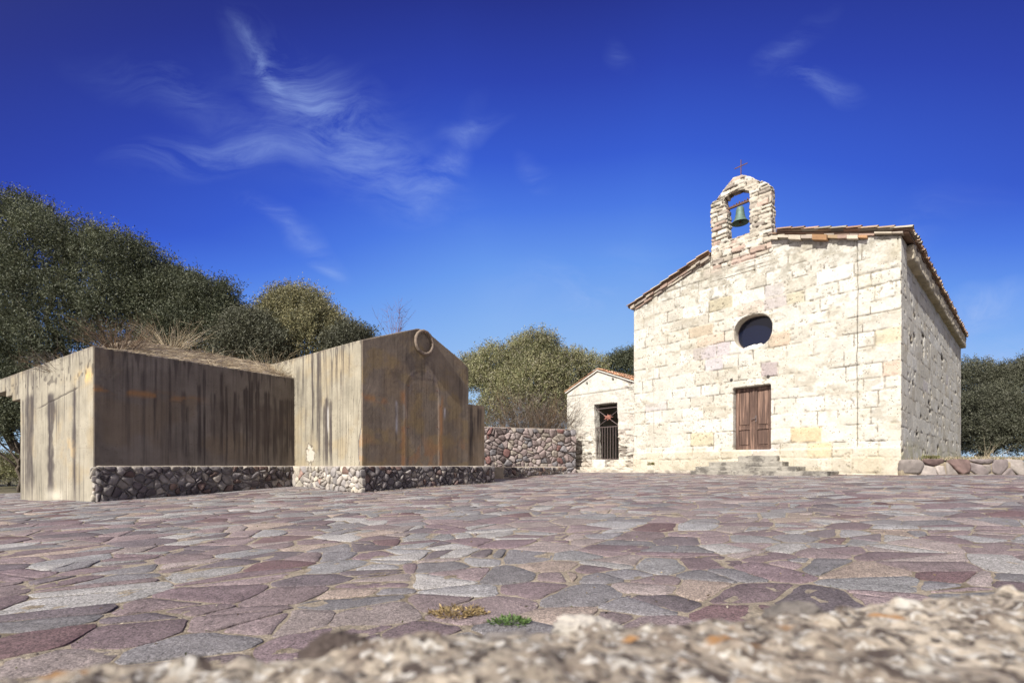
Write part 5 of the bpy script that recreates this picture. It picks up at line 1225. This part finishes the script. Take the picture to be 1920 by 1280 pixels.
# ================================================================== blurred stone ledge under the camera
def ledge_material():
    m = bpy.data.materials.new('crumbly_lichen_ledge'); m.use_nodes = True; t = NT(m.node_tree); t.n.clear()
    O = t.node('ShaderNodeTexCoord').outputs['Object']; a = t.node('ShaderNodeVertexColor', layer_name='Col').outputs[0]
    k = t.math('ADD', t.math('MULTIPLY', t.noise(O, 70, 5, .7), 2.4), -.15)
    v = t.node('ShaderNodeVectorMath', operation='SCALE'); t.l.new(a, v.inputs[0]); t.l.new(k, v.inputs['Scale']); c = v.outputs[0]
    def patch(c, sc, lo, k_, colr, det=4, off=0):
        n = t.noise(t.mapping(O, loc=(off, off, 0)), sc, det, .62, .4); return t.mix(t.math('MULTIPLY', t.math('SUBTRACT', n, lo, clamp=True), k_, clamp=True), c, (*colr, 1))
    c = patch(c, 12, .47, 5, (.19,.15,.12)); c = patch(c, 60, .50, 9, (.06,.047,.042), 6, 3); c = patch(c, 22, .55, 12, (.085,.066,.058), 5, 13); c = patch(c, 26, .60, 14, (.56,.53,.47), 3, 7); c = patch(c, 75, .57, 12, (.60,.575,.53), 2, 9)
    n1 = t.noise(t.mapping(O, loc=(5, 2, 1)), 24, 2, .5); n2 = t.noise(O, 4, 2)
    c = t.mix(t.math('MULTIPLY', t.math('MULTIPLY', t.math('SUBTRACT', n1, .62, clamp=True), 12, clamp=True), t.math('MULTIPLY', t.math('SUBTRACT', n2, .46, clamp=True), 14, clamp=True)), c, (.44,.24,.10,1))
    b = t.node('ShaderNodeBump'); b.inputs['Strength'].default_value = 1; b.inputs['Distance'].default_value = .006; t.l.new(t.noise(O, 110, 6, .7), b.inputs['Height'])
    p = t.node('ShaderNodeBsdfPrincipled'); t.l.new(c, p.inputs['Base Color']); t.l.new(b.outputs[0], p.inputs['Normal']); p.inputs['Roughness'].default_value = .95; p.inputs['Specular IOR Level'].default_value = .2
    t.l.new(p.outputs[0], t.node('ShaderNodeOutputMaterial').inputs[0]); return m
M['ledge'] = ledge_material()
led = thing('stone_ledge', 'crumbly lichen-spotted stone wall top running across the bottom of the picture, out of focus', 'wall')
e0 = np.array([-.46, .385]); e1 = np.array([.80, .735]); frE = Frame(*e0, *(e1-e0), flip=-1)      # outward normal points to the plaza
LT = EYE-.185
bm = prism(frE, [(-1.5, -.1), (2.7, -.1), (2.7, LT), (.9, LT), (-.1, LT+.022), (-1.5, LT+.02)], 0, -.62)
me = remesh(bm, .0075); V, N = get_vn(me); u, z, d = frE.loc(V)
def ledge_h(V):
    a, b, c = V[:, 0], V[:, 1], V[:, 2]
    h = .045*(fbm(a*5, b*5, c*5, 3, 201)-.5)+.015*(fbm(a*17, b*17, c*17, 3, 202)-.5)+.012*(fbm(a*46, b*46, c*46, 3, 203)-.5)
    st_ = vn(a*42, b*42, c*42, 204); h += .007*sst(.6, .8, st_)+.008*sst(.66, .8, vn(a*26, b*26, c*26, 205)); return h
V2 = V+N*ledge_h(V)[:, None]
c = np.tile((.41,.355,.285), (len(V), 1)); a, b, cc = V[:, 0], V[:, 1], V[:, 2]
c *= (1+.7*(fbm(a*9, b*9, cc*9, 4, 211)-.5))[:, None]
c = mixc(c, (.085,.065,.058), sst(.50, .60, fbm(a*5.5, b*5.5, cc*5.5, 3, 214))*(.25+.55*sst(.7, 1.3, u)))
me.vertices.foreach_set('co', V2.astype(np.float32).ravel()); me.update(); set_col(me, c); link_mesh('wall_core', me, M['ledge'], led)
def rock(label, px, py, Z, sx, sy, sz, colr, seed, rot=0.):
    bm = bmesh.new(); bmesh.ops.create_icosphere(bm, subdivisions=5, radius=1); o = obj_bm('stone', bm, M['rubble'], None, True); me = o.data
    V, N = get_vn(me); f = 1+.45*(fbm(V[:, 0]*1.5+seed, V[:, 1]*1.5, V[:, 2]*1.5, 3, seed)-.5)*2+.5*(fbm(V[:, 0]*6, V[:, 1]*6, V[:, 2]*6, 4, seed)-.5)
    V = V*f[:, None]*np.array([[sx, sy, sz]]); cr, sr = math.cos(rot), math.sin(rot); V[:, :2] = np.stack([V[:, 0]*cr-V[:, 1]*sr, V[:, 0]*sr+V[:, 1]*cr], 1)
    me.vertices.foreach_set('co', V.astype(np.float32).ravel()); me.update()
    c = np.tile(colr, (len(V), 1))*(1+.8*(fbm(V[:, 0]*60, V[:, 1]*60, V[:, 2]*60, 4, seed)-.5))[:, None]; 
    set_col(me, c); o.location = W3(px, py, Z); tag(o, label, 'stone')
rock('dark brown lump of stone on the ledge, left of the grey slab', 630, 1222, .50, .038, .022, .020, (.075,.058,.052), 1)
rock('flat grey slab of stone on the ledge, below the green weed', 925, 1210, .53, .044, .026, .011, (.20,.18,.165), 2, .3)
rock('small white pebble on the ledge beside the grey slab', 873, 1205, .50, .0085, .007, .0075, (.70,.69,.70), 3)
rock('knobbly pale grey stone on the ledge, right of the grey slab', 1105, 1182, .58, .044, .028, .017, (.40,.37,.33), 4)
rock('mottled dark grey stone on the far edge of the ledge, right of the pale one', 1500, 1160, .66, .044, .028, .020, (.14,.125,.115), 5)
rebase(led, (.2, .3, 0))

# grit, crumbs and dead leaves lying on the paving, thicker along the walls
r = np.random.default_rng(12); n = 5200; x = r.uniform(-9, 11, n); y = 1.2+r.random(n)**1.4*15
w1 = 1500; t_ = r.random(w1); x[:w1] = CL[0]+(CR[0]-CL[0])*t_+frC.n[0]*(.05+r.random(w1)**2*1.2); y[:w1] = CL[1]+(CR[1]-CL[1])*t_+frC.n[1]*(.05+r.random(w1)**2*1.2)
w2 = 1200; t_ = r.random(w2)*(W2+1); q = np.array([fr2.pt(a, 0, .12+b) for a, b in zip(t_, r.random(w2)**2*.5)]); x[w1:w1+w2] = q[:, 0]; y[w1:w1+w2] = q[:, 1]
P_ = np.stack([x, y, g(x, y)+.004], 1); a_ = r.random(n)*2*PI; Dd = np.stack([np.cos(a_), np.sin(a_), r.random(n)*.5-.05], 1); Dd /= np.linalg.norm(Dd, axis=1)[:, None]
V, F_ = leaf_quads(P_, Dd, .010+.022*r.random(n)**2, .006+.010*r.random(n)**2, r); c = np.array([(.32,.25,.15),(.20,.15,.09),(.42,.38,.30),(.10,.08,.06),(.12,.13,.05)])[r.integers(0, 5, n)]*(.6+.7*r.random((n, 1)))
tag(mesh_np('litter', V, F_, M['dry'], None, np.repeat(c, 4, 0)), 'grit and dead leaves scattered over the paving', 'litter', kind='stuff')
